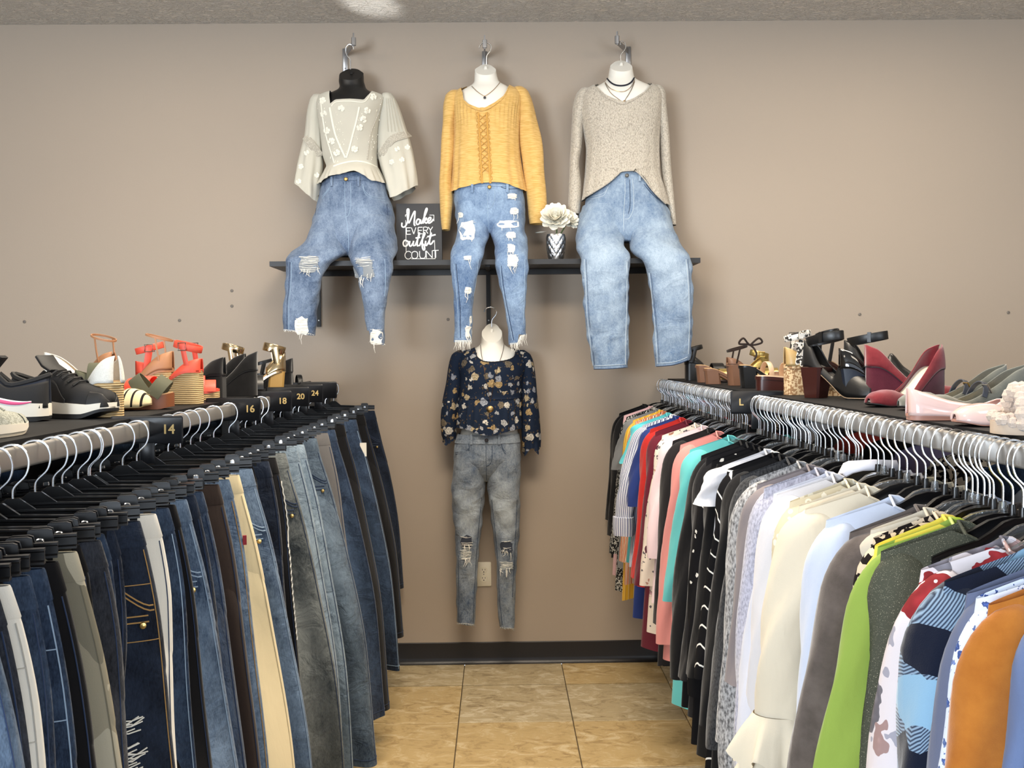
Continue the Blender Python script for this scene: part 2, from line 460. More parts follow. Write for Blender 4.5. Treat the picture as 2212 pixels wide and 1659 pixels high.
# power outlet
p0 = at(1045, 1240, 0)
ol = thing('power_outlet', 'white two-socket power outlet low on the wall behind the ripped jeans', 'outlet', (p0.x, 0, p0.z - .0575))
IV = plain('ivory_plastic', (236, 228, 208), 0.35); DK = plain('slot_dark', (18, 16, 15), 0.6)
build('plate', MB().rbox((0, -.003, .0575), (.07, .006, .115), .005, 1), IV, ol)
for z in (.0575+.0195, .0575-.0195):
    fc = build('socket_face', MB().rbox((0, -.0065, z), (.033, .003, .028), .012, 1), IV, ol)
    for sx, hh in ((-.0065, .008), (.0065, .0065)):
        build('slot', MB().box((sx, -.0081, z+.003), (.0022, .001, hh)), DK, fc)
    build('ground_hole', MB().lathe([(.0001, 0), (.0026, 0), (.0026, -.001), (.0001, -.001)], (0, -.0077, z-.008), 10, 'Y'), DK, fc)
build('screw', MB().lathe([(.0001, 0), (.0028, 0), (.002, -.001), (.0001, -.001)], (0, -.006, .0575), 10, 'Y'), STEEL, ol)

# ================================================================ wall shelf
ZS = at(1050, 571.5, -0.30).z                       # underside of the board
sh = thing('wall_shelf', 'long black wooden wall shelf carrying the sign, the vase and the dressed forms', 'shelf', (-0.06, 0, ZS))
x0 = at(582, 566, -0.30).x; x1 = at(1513, 560, -0.30).x
SHM = leather('black_stained_wood', (26, 25, 27), 0.45, 0.1)
build('shelf_board', MB().box(((x0+x1)/2, -.152, ZS+.011), (x1-x0, .296, .022)), SHM, sh, True, smooth=False)
build('back_ledge', MB().box(((x0+x1)/2+.0, -.012, ZS-.012), (x1-x0-.10, .022, .024)), SHM, sh, True, smooth=False)
for px in (688, 1055, 1420):
    X = at(px, 640, -0.012).x; zb = at(px, 706, -.012).z
    br = build('bracket', MB().box((X, -.008, (zb+ZS)/2-.012), (.020, .012, ZS-zb-.024)).box((X, -.145, ZS-.004), (.020, .26, .008)), MATTE, sh, True, smooth=False)
    build('bracket_screw', MB().lathe([(.0001, 0), (.004, 0), (.003, -.002), (.0001, -.002)], (X, -.014, zb+.03), 10, 'Y'), STEEL, br, True)
ZT = ZS + .022

# ---- sign "Make every outfit count"
def sign():
    Yf = -0.185
    a = at(852, 438, Yf); b_ = at(951, 440, Yf); w_ = b_.x - a.x; h_ = a.z - ZT
    root = thing('wooden_sign', 'black box sign lettered in white brush script standing on the shelf', 'sign', ((a.x+b_.x)/2 + .004, Yf + .02, ZT + .0005))
    tilt = Matrix.Rotation(math.radians(-3), 3, 'X')
    def T3(u, v, d): return tilt @ Vector(((u-.5)*w_, -d, v*h_))
    m = MB().box((0, .02, h_/2), (w_, .04, h_)); m.v = [tuple(tilt @ Vector(p)) for p in m.v]; build('block', m, plain('charcoal_paint', (44, 44, 47), 0.6), root, smooth=False)
    ink = plain('white_ink', (240, 240, 236), 0.6)
    def stroke(name, lines, wd, d=.0008):
        mb = MB()
        for L in lines:
            P = [T3(u, v, d) for u, v in poly_curve([(x, y) for x, y in L], 5)] if len(L) > 2 else [T3(u, v, d) for u, v in L]
            mb.tube(P, wd*w_, 6, flat=((0, -1, 0), 0.15))
        return build(name, mb, ink, root)
    S = lambda x, y: ((x-1128)/412, (830-y)/500)        # tracing grid -> face
    q = lambda *pts: [S(x, y) for x, y in pts]
    # frame line, broken where the script crosses it
    for L_ in [q((1213, 440), (1213, 425), (1232, 425)), q((1430, 428), (1470, 428)), q((1470, 428), (1470, 480)), q((1214, 470), (1216, 740)), q((1473, 640), (1478, 798)), q((1478, 798), (1262, 798))]: stroke('frame_line', [L_], .006)
    stroke('lettering', [q((1180, 490), (1180, 522), (1205, 525), (1232, 480), (1244, 400), (1240, 376), (1228, 385), (1230, 440), (1240, 490), (1252, 480), (1280, 420), (1298, 395), (1296, 440), (1290, 500), (1300, 518)),
        q((1345, 470), (1325, 462), (1310, 485), (1316, 506), (1335, 500), (1348, 466), (1348, 492), (1358, 500)),
        q((1358, 500), (1380, 450), (1408, 385), (1402, 372), (1388, 410), (1372, 500)), q((1372, 478), (1400, 452), (1398, 468), (1382, 476), (1398, 496), (1412, 486)),
        q((1412, 486), (1436, 470), (1442, 452), (1428, 450), (1414, 474), (1424, 496), (1448, 484), (1466, 462))], .017)
    stroke('lettering', [q((1228, 648), (1205, 640), (1190, 662), (1198, 688), (1222, 686), (1236, 660), (1226, 646), (1244, 660)),
        q((1250, 646), (1246, 680), (1258, 690), (1280, 662), (1284, 646), (1280, 680), (1292, 688)),
        q((1296, 688), (1318, 640), (1338, 588), (1334, 584), (1318, 650), (1318, 686), (1330, 684)), q((1302, 622), (1345, 616)),
        q((1336, 690), (1360, 640), (1386, 590), (1380, 580), (1366, 620), (1362, 690), (1372, 722), (1384, 715), (1376, 680), (1352, 668)),
        q((1394, 646), (1390, 680), (1402, 684), (1412, 664)), q((1400, 620), (1402, 622)),
        q((1412, 676), (1432, 630), (1444, 588), (1440, 586), (1428, 650), (1432, 674), (1446, 670), (1466, 644)), q((1408, 612), (1484, 594))], .017)
    def sans(txt, xs, yb, yt, wc, slope):
        G_ = {'E': [((1, 0), (0, 0), (0, 1), (1, 1)), ((0, .52), (.85, .52))], 'V': [((0, 1), (.5, 0), (1, 1))], 'R': [((0, 0), (0, 1)), ((0, 1), (.6, 1), (.95, .85), (.9, .6), (.6, .5), (0, .5)), ((.5, .5), (1, 0))],
              'Y': [((0, 1), (.5, .5), (1, 1)), ((.5, .5), (.5, 0))], 'C': [((1, .82), (.75, 1), (.35, 1), (.02, .7), (.02, .3), (.35, 0), (.75, 0), (1, .18))],
              'O': [((.5, 1), (.1, .85), (0, .5), (.1, .15), (.5, 0), (.9, .15), (1, .5), (.9, .85), (.5, 1))], 'U': [((0, 1), (0, .35), (.2, .03), (.5, 0), (.8, .03), (1, .35), (1, 1))], 'N': [((0, 0), (0, 1)), ((0, 1), (1, 0)), ((1, 0), (1, 1))], 'T': [((0, 1), (1, 1)), ((.5, 1), (.5, 0))]}
        lines = []
        for ch, x in zip(txt, xs):
            for L in G_[ch]:
                P = [S(x + u*wc, yb + (yt-yb)*v - slope*(x-1213+u*wc)) for u, v in L]
                if len(P) <= 4 and ch in 'EVYNTR':
                    for A, B in zip(P, P[1:]): lines.append([A, B])
                else: lines.append(P)
        stroke('lettering', lines, .0085)
    sans('EVERY', (1220, 1266, 1326, 1374, 1418), 590, 535, 40, 0.03)
    sans('COUNT', (1206, 1266, 1338, 1398, 1456), 798, 736, 54, 0.03)
sign()

# ---- silver vase and flowers
pv = at(1201, 560, -0.20)
def vase():
    hv = at(1201, 507, -.20).z - ZT; k = 4.52/2236
    prof = [(0.0, 14.5), (.04, 15.5), (.2, 18.2), (.45, 20.5), (.72, 21.5), (.9, 21.2), (1.0, 20.0)]
    fz = spline([a for a, _ in prof], [r*k for _, r in prof])
    rings = []; n = 80
    for i in range(37):
        t_ = i/36; r = fz(t_); ring = []
        for j in range(n):
            a = 2*PI*j/n; q = math.sqrt(abs(math.sin(5*a+9.4*t_)*math.sin(5*a-9.4*t_)))
            k = 1 + (.10*q-.05)*min(1, 6*t_, 6*(1-t_))
            ring.append((pv.x + r*k*math.cos(a), -.20 + r*k*math.sin(a), ZT + .0008 + t_*hv))
        rings.append(ring)
    mb = MB(); mb.loft(rings, True, False)
    n_ = len(rings[0]); top = rings[-1]
    mb.loft([top, [(pv.x+(x-pv.x)*.82, -.2+(y+.2)*.82, z) for x, y, z in top], [(pv.x+(x-pv.x)*.7, -.2+(y+.2)*.7, z-.05) for x, y, z in top]], False, True)
    tag(build('vase', mb, plain('hammered_silver', (236, 236, 236), 0.30, 1.0), world=True, angle=18), 'faceted silver vase holding white flowers on the shelf', 'vase')
    # petals
    pm_ = NT('cream_petal'); pm_ = pm_.out(pm_.mix(pm_.noise(20, 3), lin(250, 244, 222), lin(255, 253, 246)), 0.7, 0, 0.2)
    def petal_mesh(L, W, curl):
        b = MB(); V = []; Fs = []; nu, nv = 7, 5
        for i in range(nu):
            t_ = i/(nu-1); wdt = W*(.30+.70*math.sin(PI*min(1, t_*.82)**1.0)) if t_ < .9 else W*(.62 if t_ < 1 else .22)
            for j in range(nv):
                s_ = j/(nv-1)*2-1
                V.append((L*t_*math.cos(curl*t_*.7), s_*wdt*.5, L*t_*math.sin(curl*t_) + .25*W*s_*s_*math.sin(PI*t_)))
        for i in range(nu-1):
            for j in range(nv-1): a = i*nv+j; Fs.append((a, a+1, a+nv+1, a+nv))
        b.add(V, Fs); return b.mesh('petal', pm_)
    fr = thing('flower_bunch', 'two cream dahlia blooms standing in the silver vase', 'flowers', (pv.x, -.20, ZT+hv-.02))
    build('stem', MB().tube([(pv.x, -.2, ZT+.03), (pv.x+.003, -.205, ZT+hv-.01), (at(1203, 480, -.21).x, -.21, at(1203, 484, -.21).z)], .003).tube([(pv.x+.004, -.2, ZT+.03), (pv.x+.02, -.2, ZT+hv), (at(1226, 482, -.2).x, -.20, at(1226, 480, -.2).z)], .003), plain('green_stem', (90, 110, 60), .7), fr, True)
    for (px, py, Y, R, tilt, az) in ((1200, 474, -.225, .074, -58, -4), (1229, 478, -.205, .048, -60, 35)):
        c = at(px, py, Y); base = build('bloom', MB().ball((0, 0, 0), (R*.16, R*.16, R*.16)), plain('pale_yellow_core', (240, 222, 150), .7), fr)
        base.location = c - wloc(fr); base.rotation_euler = (math.radians(-tilt), 0, math.radians(az))
        for ring, (cnt, L, W, el) in enumerate(((11, 1.0, .56, -4), (13, 1.0, .50, 12), (13, .92, .46, 28), (12, .80, .40, 44), (10, .62, .34, 58), (8, .46, .26, 70), (6, .32, .2, 80))):
            me = petal_mesh(R*L, R*W, .35)
            for i in range(cnt):
                o = bpy.data.objects.new('petal', me); COL.objects.link(o); o.parent = base
                a = 2*PI*i/cnt + ring*.35 + rnd.uniform(-.08, .08)
                o.rotation_euler = Euler((rnd.uniform(-.15, .15), -math.radians(el + rnd.uniform(-6, 6)), a))
    # the drooping petal on the rim
    me = petal_mesh(.05, .022, .3); o = bpy.data.objects.new('petal', me); COL.objects.link(o); o.parent = fr; o.location = at(1180, 500, -.235) - wloc(fr); o.rotation_euler = (0, .4, PI)
vase()
# ================================================================ dressed forms on the wall
class Shell:
    """cloth or form surface lofted through measured widths; rows (py, xl, xr, Yc, front depth, back depth)"""
    def __init__(s, rows, n=2.3):
        R = []
        for py, xl, xr, Y, bf, bb in rows:
            a = at(xl, py, Y); b = at(xr, py, Y); R.append(((a.z+b.z)/2, (a.x+b.x)/2, (b.x-a.x)/2, Y, bf, bb))
        R.sort(); z = [r[0] for r in R]; s.z0, s.z1 = z[0], z[-1]; s.n = n; s.disp = None
        s.xc, s.a, s.Y, s.bf, s.bb = [spline(z, [r[k] for r in R]) for k in range(1, 6)]
    def pos(s, th, z, k=1.0):
        c, d = math.cos(th), math.sin(th); e = 2/s.n
        x = s.xc(z) + k*s.a(z)*math.copysign(abs(c)**e, c)
        return Vector((x, s.Y(z) - k*(s.bf(z) if d > 0 else s.bb(z))*math.copysign(abs(d)**e, d), z))
    def front(s, px, py, off=0.0):
        Y = s.Y(s.z0) - .05
        for _ in range(8):
            p = at(px, py, Y); z = min(max(p.z, s.z0), s.z1); k = 1.0
            if s.disp:
                c = max(-1, min(1, (p.x-s.xc(z))/s.a(z))); th = math.acos(math.copysign(abs(c)**(s.n/2), c)); k = 1+s.disp(th, (z-s.z0)/(s.z1-s.z0), z)
            u = min(1, abs((p.x - s.xc(z))/(s.a(z)*k)))
            Y = s.Y(z) - (s.bf(z)*k+off)*(1-u**s.n)**(1/s.n)
        return at(px, py, Y)
    def fill(s, mb, top=None, bot=None, nc=72, nr=40, disp=None, fade=None, cap0=False, cap1=False):
        s.disp = disp; cols = []
        for j in range(nc):
            th = 2*PI*j/nc
            zt, zb = s.z1, s.z0
            if top:
                m = 60
                for i in range(m+1):
                    z = s.z1 + (s.z0-s.z1)*i/m
                    if top(s.pos(th, z), math.sin(th) > 0): break
                lo, hi = z, min(s.z1, z - (s.z0-s.z1)/m)
                for _ in range(10):
                    mid = (lo+hi)/2
                    if top(s.pos(th, mid), math.sin(th) > 0): lo = mid
                    else: hi = mid
                zt = lo
            if bot:
                m = 60
                for i in range(m+1):
                    z = s.z0 + (s.z1-s.z0)*i/m
                    if bot(s.pos(th, z), math.sin(th) > 0): break
                hi, lo = z, max(s.z0, z - (s.z1-s.z0)/m)
                for _ in range(10):
                    mid = (lo+hi)/2
                    if bot(s.pos(th, mid), math.sin(th) > 0): hi = mid
                    else: lo = mid
                zb = hi
            cols.append((th, zb, max(zt, zb+1e-4)))
        base = len(mb.v); V = []
        for i in range(nr+1):
            for th, zb, zt in cols:
                t = i/nr; z = zb + (zt-zb)*t; k = 1 + (disp(th, t, z) if disp else 0)
                V.append(s.pos(th, z, k))
                if fade: mb.fade[base+len(V)-1] = fade(th, t, z)
        Fs = []
        for i in range(nr):
            for j in range(nc):
                a = i*nc+j; b = i*nc+(j+1) % nc; Fs.append((a, b, b+nc, a+nc))
        for flag, r in ((cap0, 0), (cap1, nr)):
            if flag:
                ring = V[r*nc:(r+1)*nc]; c = Vector((0, 0, 0))
                for p in ring: c += p
                V.append(c/nc); ci = len(V)-1
                for j in range(nc): Fs.append((r*nc+j, r*nc+(j+1) % nc, ci))
                if fade: mb.fade[base+ci] = .5
        mb.add(V, Fs); return mb
def edge(pts, Y, out=None):
    """outline in the plane Y as z(x); outside its x-range: out"""
    P = sorted((at(x, y, Y).x, at(x, y, Y).z) for x, y in pts); xs = [p[0] for p in P]; zs = [p[1] for p in P]
    def f(x, clamp=False):
        if not clamp and (x < xs[0] or x > xs[-1]): return out
        return float(np.interp(x, xs, zs))
    return f
def below(fn, back=None):
    return lambda p, fr: (fn(p.x) is None or p.z <= fn(p.x)) if fr else (back is None or p.z <= back)
def above(fn):
    return lambda p, fr: p.z >= fn(p.x, True)
def R_(rows, Y, bf, bb): return [(r[0], r[1], r[2], *(r[3:] if len(r) > 3 else (Y, bf, bb))) for r in rows]

def form(name, label, rows, mat, hook, arm, seam=True, cut=.8):
    """hanging plastic torso form: slanted neck cap, wire hook"""
    top = rows[0]; S = Shell([(top[0]-34, top[1]+1, top[2]-1, *top[3:])]+list(rows), 2.1)
    c = at((top[1]+top[2])/2, top[0], top[3])
    z0 = c.z - .022; yc = top[3]
    root = thing(name, label, 'mannequin', (c.x, yc, S.z0))
    mb = MB(); S.fill(mb, top=lambda p, fr: p.z <= z0 + cut*(p.y-yc), nc=64, nr=60, cap0=True, cap1=True)
    build('torso', mb, mat, root, True, angle=32)
    build('hook', MB().tube(poly_curve(hook, 6), .0028, 8), CHROME, root, True)
    build('hook_socket', MB().lathe([(.0001, 0), (.009, 0), (.008, .012), (.004, .016), (.0001, .016)], (c.x, yc+.005, z0-.001), 12), mat, root, True)
    return root
def wall_hook(label, pw, pe, Ye):
    """grey steel face-out: plate on the wall, flat arm, upturned tip"""
    a = at(*pw, 0.0); e = at(*pe, Ye); root = thing('wall_hook', label, 'wall hook', (a.x, 0, a.z-.09))
    d = Vector((e.x-a.x, e.y, 0)); L = d.length; ang = math.atan2(d.y, d.x); R = Matrix.Rotation(ang, 3, 'Z')
    GM = plain('grey_steel', (150, 150, 152), .35, .8)
    build('plate', MB().rbox((a.x, -.004, a.z-.035), (.024, .008, .115), .003, 1), GM, root, True)
    build('arm', MB().rbox((a.x+d.x/2, d.y/2, a.z), (L, .007, .026), .002, 0, R=R), GM, root, True)
    build('tip', MB().rbox((e.x, e.y, a.z+.008), (.012, .020, .036), .003, 2, R=R).box((e.x, e.y-.004, a.z+.034), (.006, .006, .022), R), GM, root, True)
    build('screw', MB().lathe([(.0001, 0), (.004, 0), (.003, -.002), (.0001, -.002)], (a.x, -.008, a.z-.07), 10, 'Y'), STEEL, root, True)
    return a, e

WHF = plain('cream_white_form', (240, 237, 228), .42); BKF = plain('black_form', (18, 18, 19), .45)

# ---- jeans on the forms
def threads(mb, p0, p1, n, sag, r, jit, rn):
    for _ in range(n):
        t0, t1 = rn.random()*.25, 1-rn.random()*.25
        a = p0.lerp(p1, t0) + Vector((0, 0, rn.uniform(-jit, jit))); b = p0.lerp(p1, t1) + Vector((0, 0, rn.uniform(-jit, jit)))
        mid = (a+b)/2 + Vector((0, -.004-rn.random()*.004, -sag*rn.random())); mb.tube([a, (a*.6+mid*.4) + Vector((0, -.002, 0)), mid, (b*.6+mid*.4), b], r, 4)
THR = cotton('white_thread', (238, 236, 228)); HOLE = plain('hole_dark', (52, 58, 72), .9)
def rip(S, root, cx, cy, w_, h_, dark=False, fringe=3, base=None):
    """torn patch: pale weft threads across a gap, loose ends hanging"""
    rn = random.Random(int(cx*13+cy*7)); n = 16; ctr = S.front(cx, cy, .0045)
    ring = []
    for i in range(n):
        a = 2*PI*i/n; k = .82+.36*rn.random(); ring.append(S.front(cx + w_/2*k*math.copysign(abs(math.cos(a))**.6, math.cos(a)), cy + h_/2*k*math.copysign(abs(math.sin(a))**.6, math.sin(a)), .0032))
    mb = MB(); mb.add([ctr]+ring, [(0, 1+i, 1+(i+1) % n) for i in range(n)])
    pt = build('rip', mb, base or (HOLE if dark else THR), root, True)
    tb = MB(); rows = max(3, int(h_/3.0))
    for i in range(rows):
        y = cy - h_/2 + h_*(i+.5)/rows
        if dark and .15 < (i+.5)/rows < .45: continue
        a = S.front(cx-w_/2*(.85+.3*rn.random()), y, .0055); b = S.front(cx+w_/2*(.85+.3*rn.random()), y+rn.uniform(-2, 2), .0055)
        threads(tb, a, b, 2, .004, .0009, .002, rn)
    for i in range(fringe):
        a = S.front(cx + rn.uniform(-.45, .45)*w_, cy+h_*rn.uniform(.2, .5), .0055); L = rn.uniform(.015, .045)
        tb.tube([a, a+Vector((rn.uniform(-.006, .006), -.004, -L*.5)), a+Vector((rn.uniform(-.012, .012), -.002, -L))], [.0016, .0013, .0006], 4)
    build('loose_threads', tb, THR, pt, True)
def hem_fray(S, root, pts, n, lo, hi, mat=THR):
    rn = random.Random(n*31+int(pts[0][0])); mb = MB()
    for i in range(n):
        t = i/(n-1); k = t*(len(pts)-1); j = min(int(k), len(pts)-2); f = k-j
        px = pts[j][0]*(1-f)+pts[j+1][0]*f; py = pts[j][1]*(1-f)+pts[j+1][1]*f
        a = S.front(px, py-3, .001); L = rn.uniform(lo, hi)
        mb.tube([a, a+Vector((rn.uniform(-.004, .004), -.002, -L*.5)), a+Vector((rn.uniform(-.008, .008), rn.uniform(-.004, .004), -L))], [.0014, .0012, .0005], 4)
    build('frayed_hem', mb, mat, root, True)
def seam(S, root, pts, mat, r=.0012, name='seam', off=.0008, k=6):
    P = [S.front(p.x, p.y, off) for p in poly_curve(pts, k)]
    return build(name, MB().tube(P, r, 5), mat, root, True)
def wear(py, Y, sp, base, amp):
    zk = at(1100, py, Y).z
    return lambda th, t, z: base + amp*max(0, math.sin(th))**2*math.exp(-((z-zk)/sp)**2) + .05*math.sin(55*z+3*th)*math.exp(-((z-zk)/(sp*1.2))**2)
def jeans(label, pelvis, legs, mat, seammat, waist, hems, n=2.4, fadeL=None, fadeP=None, wr_=None, group='jeans on the wall forms', wav=1.0):
    if wr_: fadeL = fadeP = wr_
    P = Shell(pelvis, n); zs = [Shell(l, n) for l in legs]
    cx = P.xc(P.z0); root = thing('jeans', label, 'jeans', (cx, P.Y(P.z0), min(z.z0 for z in zs)), group=group)
    mb = MB()
    wr = lambda th, t, z: wav*(.012*math.sin(48*z+3*th) + .010*math.sin(91*z-6*th)+.008*math.sin(20*z+9*th))*(math.sin(PI*t))
    P.fill(mb, nc=72, nr=44, cap0=True, disp=wr, fade=fadeP or (lambda th, t, z: .42+.22*max(0, math.sin(th))*math.exp(-((t-.35)/.3)**2)))
    ph = 0
    for Z, hem in zip(zs, hems):
        ph += 1.7; f0 = ph
        wl = lambda th, t, z, f0=f0: wav*(.03*math.sin(16*z+2*th+f0)+.030*math.sin(47*z-3*th+f0)+.022*math.sin(83*z+4*th)+.03*math.sin(3*th+9*z+f0))*min(1, 4*(1-t))
        Z.fill(mb, bot=above(hem) if hem else None, nc=48, nr=70, cap1=True, disp=wl, fade=fadeL or (lambda th, t, z: .42+.30*max(0, math.sin(th))**2*math.exp(-((t-.6)/.45)**2)))
    body = build('denim_body', mb, mat, root, True, angle=60)
    # waistband, button, fly, belt loops
    y0, y1 = waist['y']; zb = at(1100, y1, P.Y(P.z1)).z
    W = MB(); nn = 60; rings = []
    for k, (zz, o) in enumerate(((zb, .0004), (zb+.002, .0022), (P.z1-.001, .0022), (P.z1, .0005))):
        rings.append([P.pos(2*PI*j/nn, zz, 1+o/.1) for j in range(nn)])
    W.loft(rings, False, False); wb = build('waistband', W, mat, root, True)
    bx, by = waist['button']; c = P.front(bx, by, .010)
    build('button', MB().lathe([(.0001, 0), (.0085, 0), (.0085, -.003), (.0065, -.0045), (.0055, -.003), (.0001, -.003)], (c.x, c.y, c.z), 14, 'Y'), waist.get('bm', plain('brass', (190, 160, 100), .3, 1)), wb, True)
    for lx in waist['loops']:
        a = P.front(lx, y0+1, .012); b = P.front(lx, y1+5, .006)
        build('belt_loop', MB().strap([a, (a+b)/2+Vector((0, -.002, 0)), b], .011, .004, lambda p: (0, -1, 0)), mat, root, True)
    return root, P, zs, body

def outfit_top(name, label, rows, sleeves, mat, neck, hem, cat='top', Yc=-.15, back=None, n=2.3, disp=None, sdisp=None, inner=None):
    S = Shell(rows, n); root = thing(name, label, cat, (S.xc(S.z0), Yc, S.z0))
    mb = MB(); S.fill(mb, top=below(neck, back), bot=above(hem), nc=144, nr=70, disp=disp)
    build('bodice', mb, mat, root, True, angle=70)
    SS = []
    for rws, hm in sleeves:
        Z = Shell(rws, 2.1); m2 = MB(); Z.fill(m2, bot=above(hm) if hm else None, nc=48, nr=60, cap1=True, disp=sdisp)
        build('sleeve', m2, mat, root, True, angle=70); SS.append(Z)
    return root, S, SS

# ---------------- A: black form, pale embroidered blouse, ripped mom jeans
YA = -.15
aA, eA = wall_hook('grey steel wall hook angled over the black form', (746, 116), (764, 92), -.16)
hA = [at(757, 150, YA), at(757, 131, YA), at(755, 127, YA), at(748, 117, YA), at(747, 104, YA-.002), at(754, 96, YA-.004), at(762, 99, YA-.004), at(764, 107, YA-.004)]
form('torso_form', 'black torso form wearing the pale embroidered blouse', R_([(149, 738, 780, YA, .045, .045), (158, 734, 785, YA, .05, .05), (175, 732, 786, YA, .05, .05), (190, 734, 790, YA, .052, .05), (197, 726, 797, YA, .06, .052), (203, 712, 808, YA, .068, .055), (210, 700, 820, YA, .08, .06),
    (226, 692, 826, YA, .10, .065), (260, 694, 814, YA, .108, .065), (300, 700, 808, YA, .10, .06), (345, 708, 808, YA, .085, .06), (385, 710, 816, YA, .09, .06), (440, 700, 828, YA, .10, .06)], YA, .1, .06), BKF, hA, eA)
CR = NT('ecru_gauze'); CR = CR.out(CR.mix(CR.noise(6, 4), lin(190, 187, 174), lin(208, 205, 193)), .9, 0, .15, Sheen_Weight=.15)
LACE = NT('grey_lace'); vo_ = LACE.n('TexVoronoi', Scale=260); LACE.t.links.new(LACE.coord().outputs[0], vo_.inputs['Vector']); LACE = LACE.out(LACE.mix(vo_.outputs['Distance'], lin(150, 145, 132), lin(205, 200, 188)), .9, 0, .1)
EMB = cotton('ivory_embroidery', (232, 229, 216), .04)
nkA = edge([(711, 190), (712, 204), (716, 228), (727, 219), (757, 217.5), (788, 219), (801, 199), (803, 190)], YA-.07)
hmA = edge([(690, 396), (697, 393), (708, 386), (720, 382), (735, 381), (749, 378), (760, 374), (768, 373), (778, 376), (787, 381), (797, 388), (806, 394), (816, 392), (826, 397), (832, 398)], YA-.08)
rowsA = R_([(196, 732, 793, YA, .066, .06), (200, 714, 807, YA, .074, .062), (204, 697, 820, YA, .08, .065), (210, 686, 832, YA, .088, .07), (225, 682, 833, YA, .108, .075), (245, 685, 826, YA, .12, .075), (289, 692, 818, YA, .118, .075), (337, 698, 815, YA, .103, .07),
    (352, 703, 815, YA, .098, .07), (360, 706, 816, YA, .100, .07), (368, 703, 820, YA, .118, .075), (385, 696, 828, YA, .138, .085), (400, 688, 836, YA, .146, .09)], YA, .1, .07)
def dA(th, t, z):
    zr = at(757, 362, YA-.1).z
    return (.02*math.sin(24*th+.6*math.sin(3*th)) + .012*math.sin(41*th))*max(0, min(1, (zr - z)/.03)) + .010*math.sin(9*th+14*z)*min(1, 3*(1-t))
slA = [(R_([(206, 676, 700, YA, .03, .03), (216, 670, 700, YA, .045, .045), (248, 663, 696, YA, .05, .05), (291, 659, 696, YA, .05, .05), (320, 652, 697, YA, .055, .05), (369, 640, 697, YA, .06, .055), (393, 636, 693, YA, .062, .058), (436, 634, 690, YA, .065, .06)], YA, .05, .05), edge([(630, 390), (636, 393), (650, 408), (668, 424), (681, 434), (688, 415), (696, 400)], YA-.04)),
       (R_([(203, 826, 846, YA, .03, .03), (212, 822, 853, YA, .045, .045), (238, 818, 865, YA, .05, .05), (277, 816, 878, YA, .052, .05), (301, 816, 886, YA, .055, .05), (344, 818, 896, YA, .06, .055), (385, 828, 900, YA, .064, .058), (430, 838, 900, YA, .066, .06)], YA, .05, .05), edge([(824, 385), (836, 415), (843, 429), (858, 424), (872, 416), (888, 408), (899, 398), (905, 396)], YA-.04))]
def sdA(th, t, z): return (.09*math.sin(6*th+2*math.sin(7*z)) + .05*math.sin(11*th+1))*max(.12, (1-t)**1.1)
tA, SA, ZA = outfit_top('blouse', 'pale ecru gauze blouse with wide lace-banded sleeves and white flower embroidery', rowsA, slA, CR, nkA, hmA, 'blouse', YA, at(757, 203, YA).z, disp=dA, sdisp=sdA)
def flowers(root, S, pts, r, mat, name='embroidered_flower'):
    rn = random.Random(3); 
    for px, py in pts:
        mb = MB(); c = S.front(px, py, .002)
        for i in range(6):
            a = 2*PI*i/6+rn.random(); q = S.front(px+r*.62*math.cos(a), py+r*.62*math.sin(a), .0025); mb.ball(q, (r*.0009, .0012, r*.0009), 7, 4)
        mb.ball(c, (r*.0007, .0022, r*.0007), 6, 4); build(name, mb, mat, root, True)
flowers(tA, SA, [(697, 217), (699, 246), (706, 282), (727, 330), (737, 234), (793, 239), (777, 275), (766, 322), (806, 209), (716, 305), (785, 258)], 7.5, EMB)
for k, (pts, wd) in enumerate((([(712, 232), (717, 260), (724, 290), (734, 315), (746, 341)], .008), ([(776, 231), (770, 260), (762, 290), (755, 318), (748, 341)], .008), ([(692, 213), (698, 262), (706, 300), (722, 352)], .005), ([(828, 206), (815, 250), (800, 290), (793, 345)], .006), ([(720, 359), (745, 351), (770, 348), (795, 352), (814, 361)], .006), ([(716, 229), (727, 220), (757, 218.5), (787, 220), (801, 201)], .005))):
    P = [SA.front(p.x, p.y, .0015) for p in poly_curve(pts, 6)]
    build('trim_band', MB().strap(P, wd, .0025, lambda p: (0, -1, 0)), EMB if k != 3 else LACE, tA, True)
rn = random.Random(5); sp_ = MB()
for (x0_, y0_, x1_, y1_) in ((690, 215, 724, 352), (828, 212, 795, 345), (724, 236, 744, 335), (782, 236, 757, 330)):
    for i in range(26):
        t = rn.random(); q = SA.front(x0_+(x1_-x0_)*t+rn.uniform(-8, 8), y0_+(y1_-y0_)*t+rn.uniform(-3, 3), .0015); sp_.ball(q, (.0022*rn.uniform(.5, 1.4), .001, .0028*rn.uniform(.5, 1.4)), 5, 3)
build('embroidery_sprigs', sp_, EMB, tA, True)['kind'] = 'stuff'
for Z, a, b in ((ZA[0], [(660, 295), (672, 312), (693, 338)], 0), (ZA[1], [(815, 342), (834, 318), (850, 299), (884, 289)], 0)):
    P = [Z.front(p.x, p.y, .004) for p in poly_curve(a, 6)]; build('lace_band', MB().strap(P, .034, .003, lambda p: (0, -1, 0)), LACE, tA, True)
for off in range(5):
    P = [ZA[1].front(834+off*4+t*(4+off*4), 212+t*72, .003) for t in (0, .3, .6, 1)]; build('pintuck', MB().tube(P, .0014, 5), CR, tA, True)
flowers(tA, ZA[0], [(650, 360), (662, 330), (684, 378), (645, 392)], 6, EMB); flowers(tA, ZA[1], [(846, 350), (858, 322), (880, 318), (868, 345)], 6, EMB)

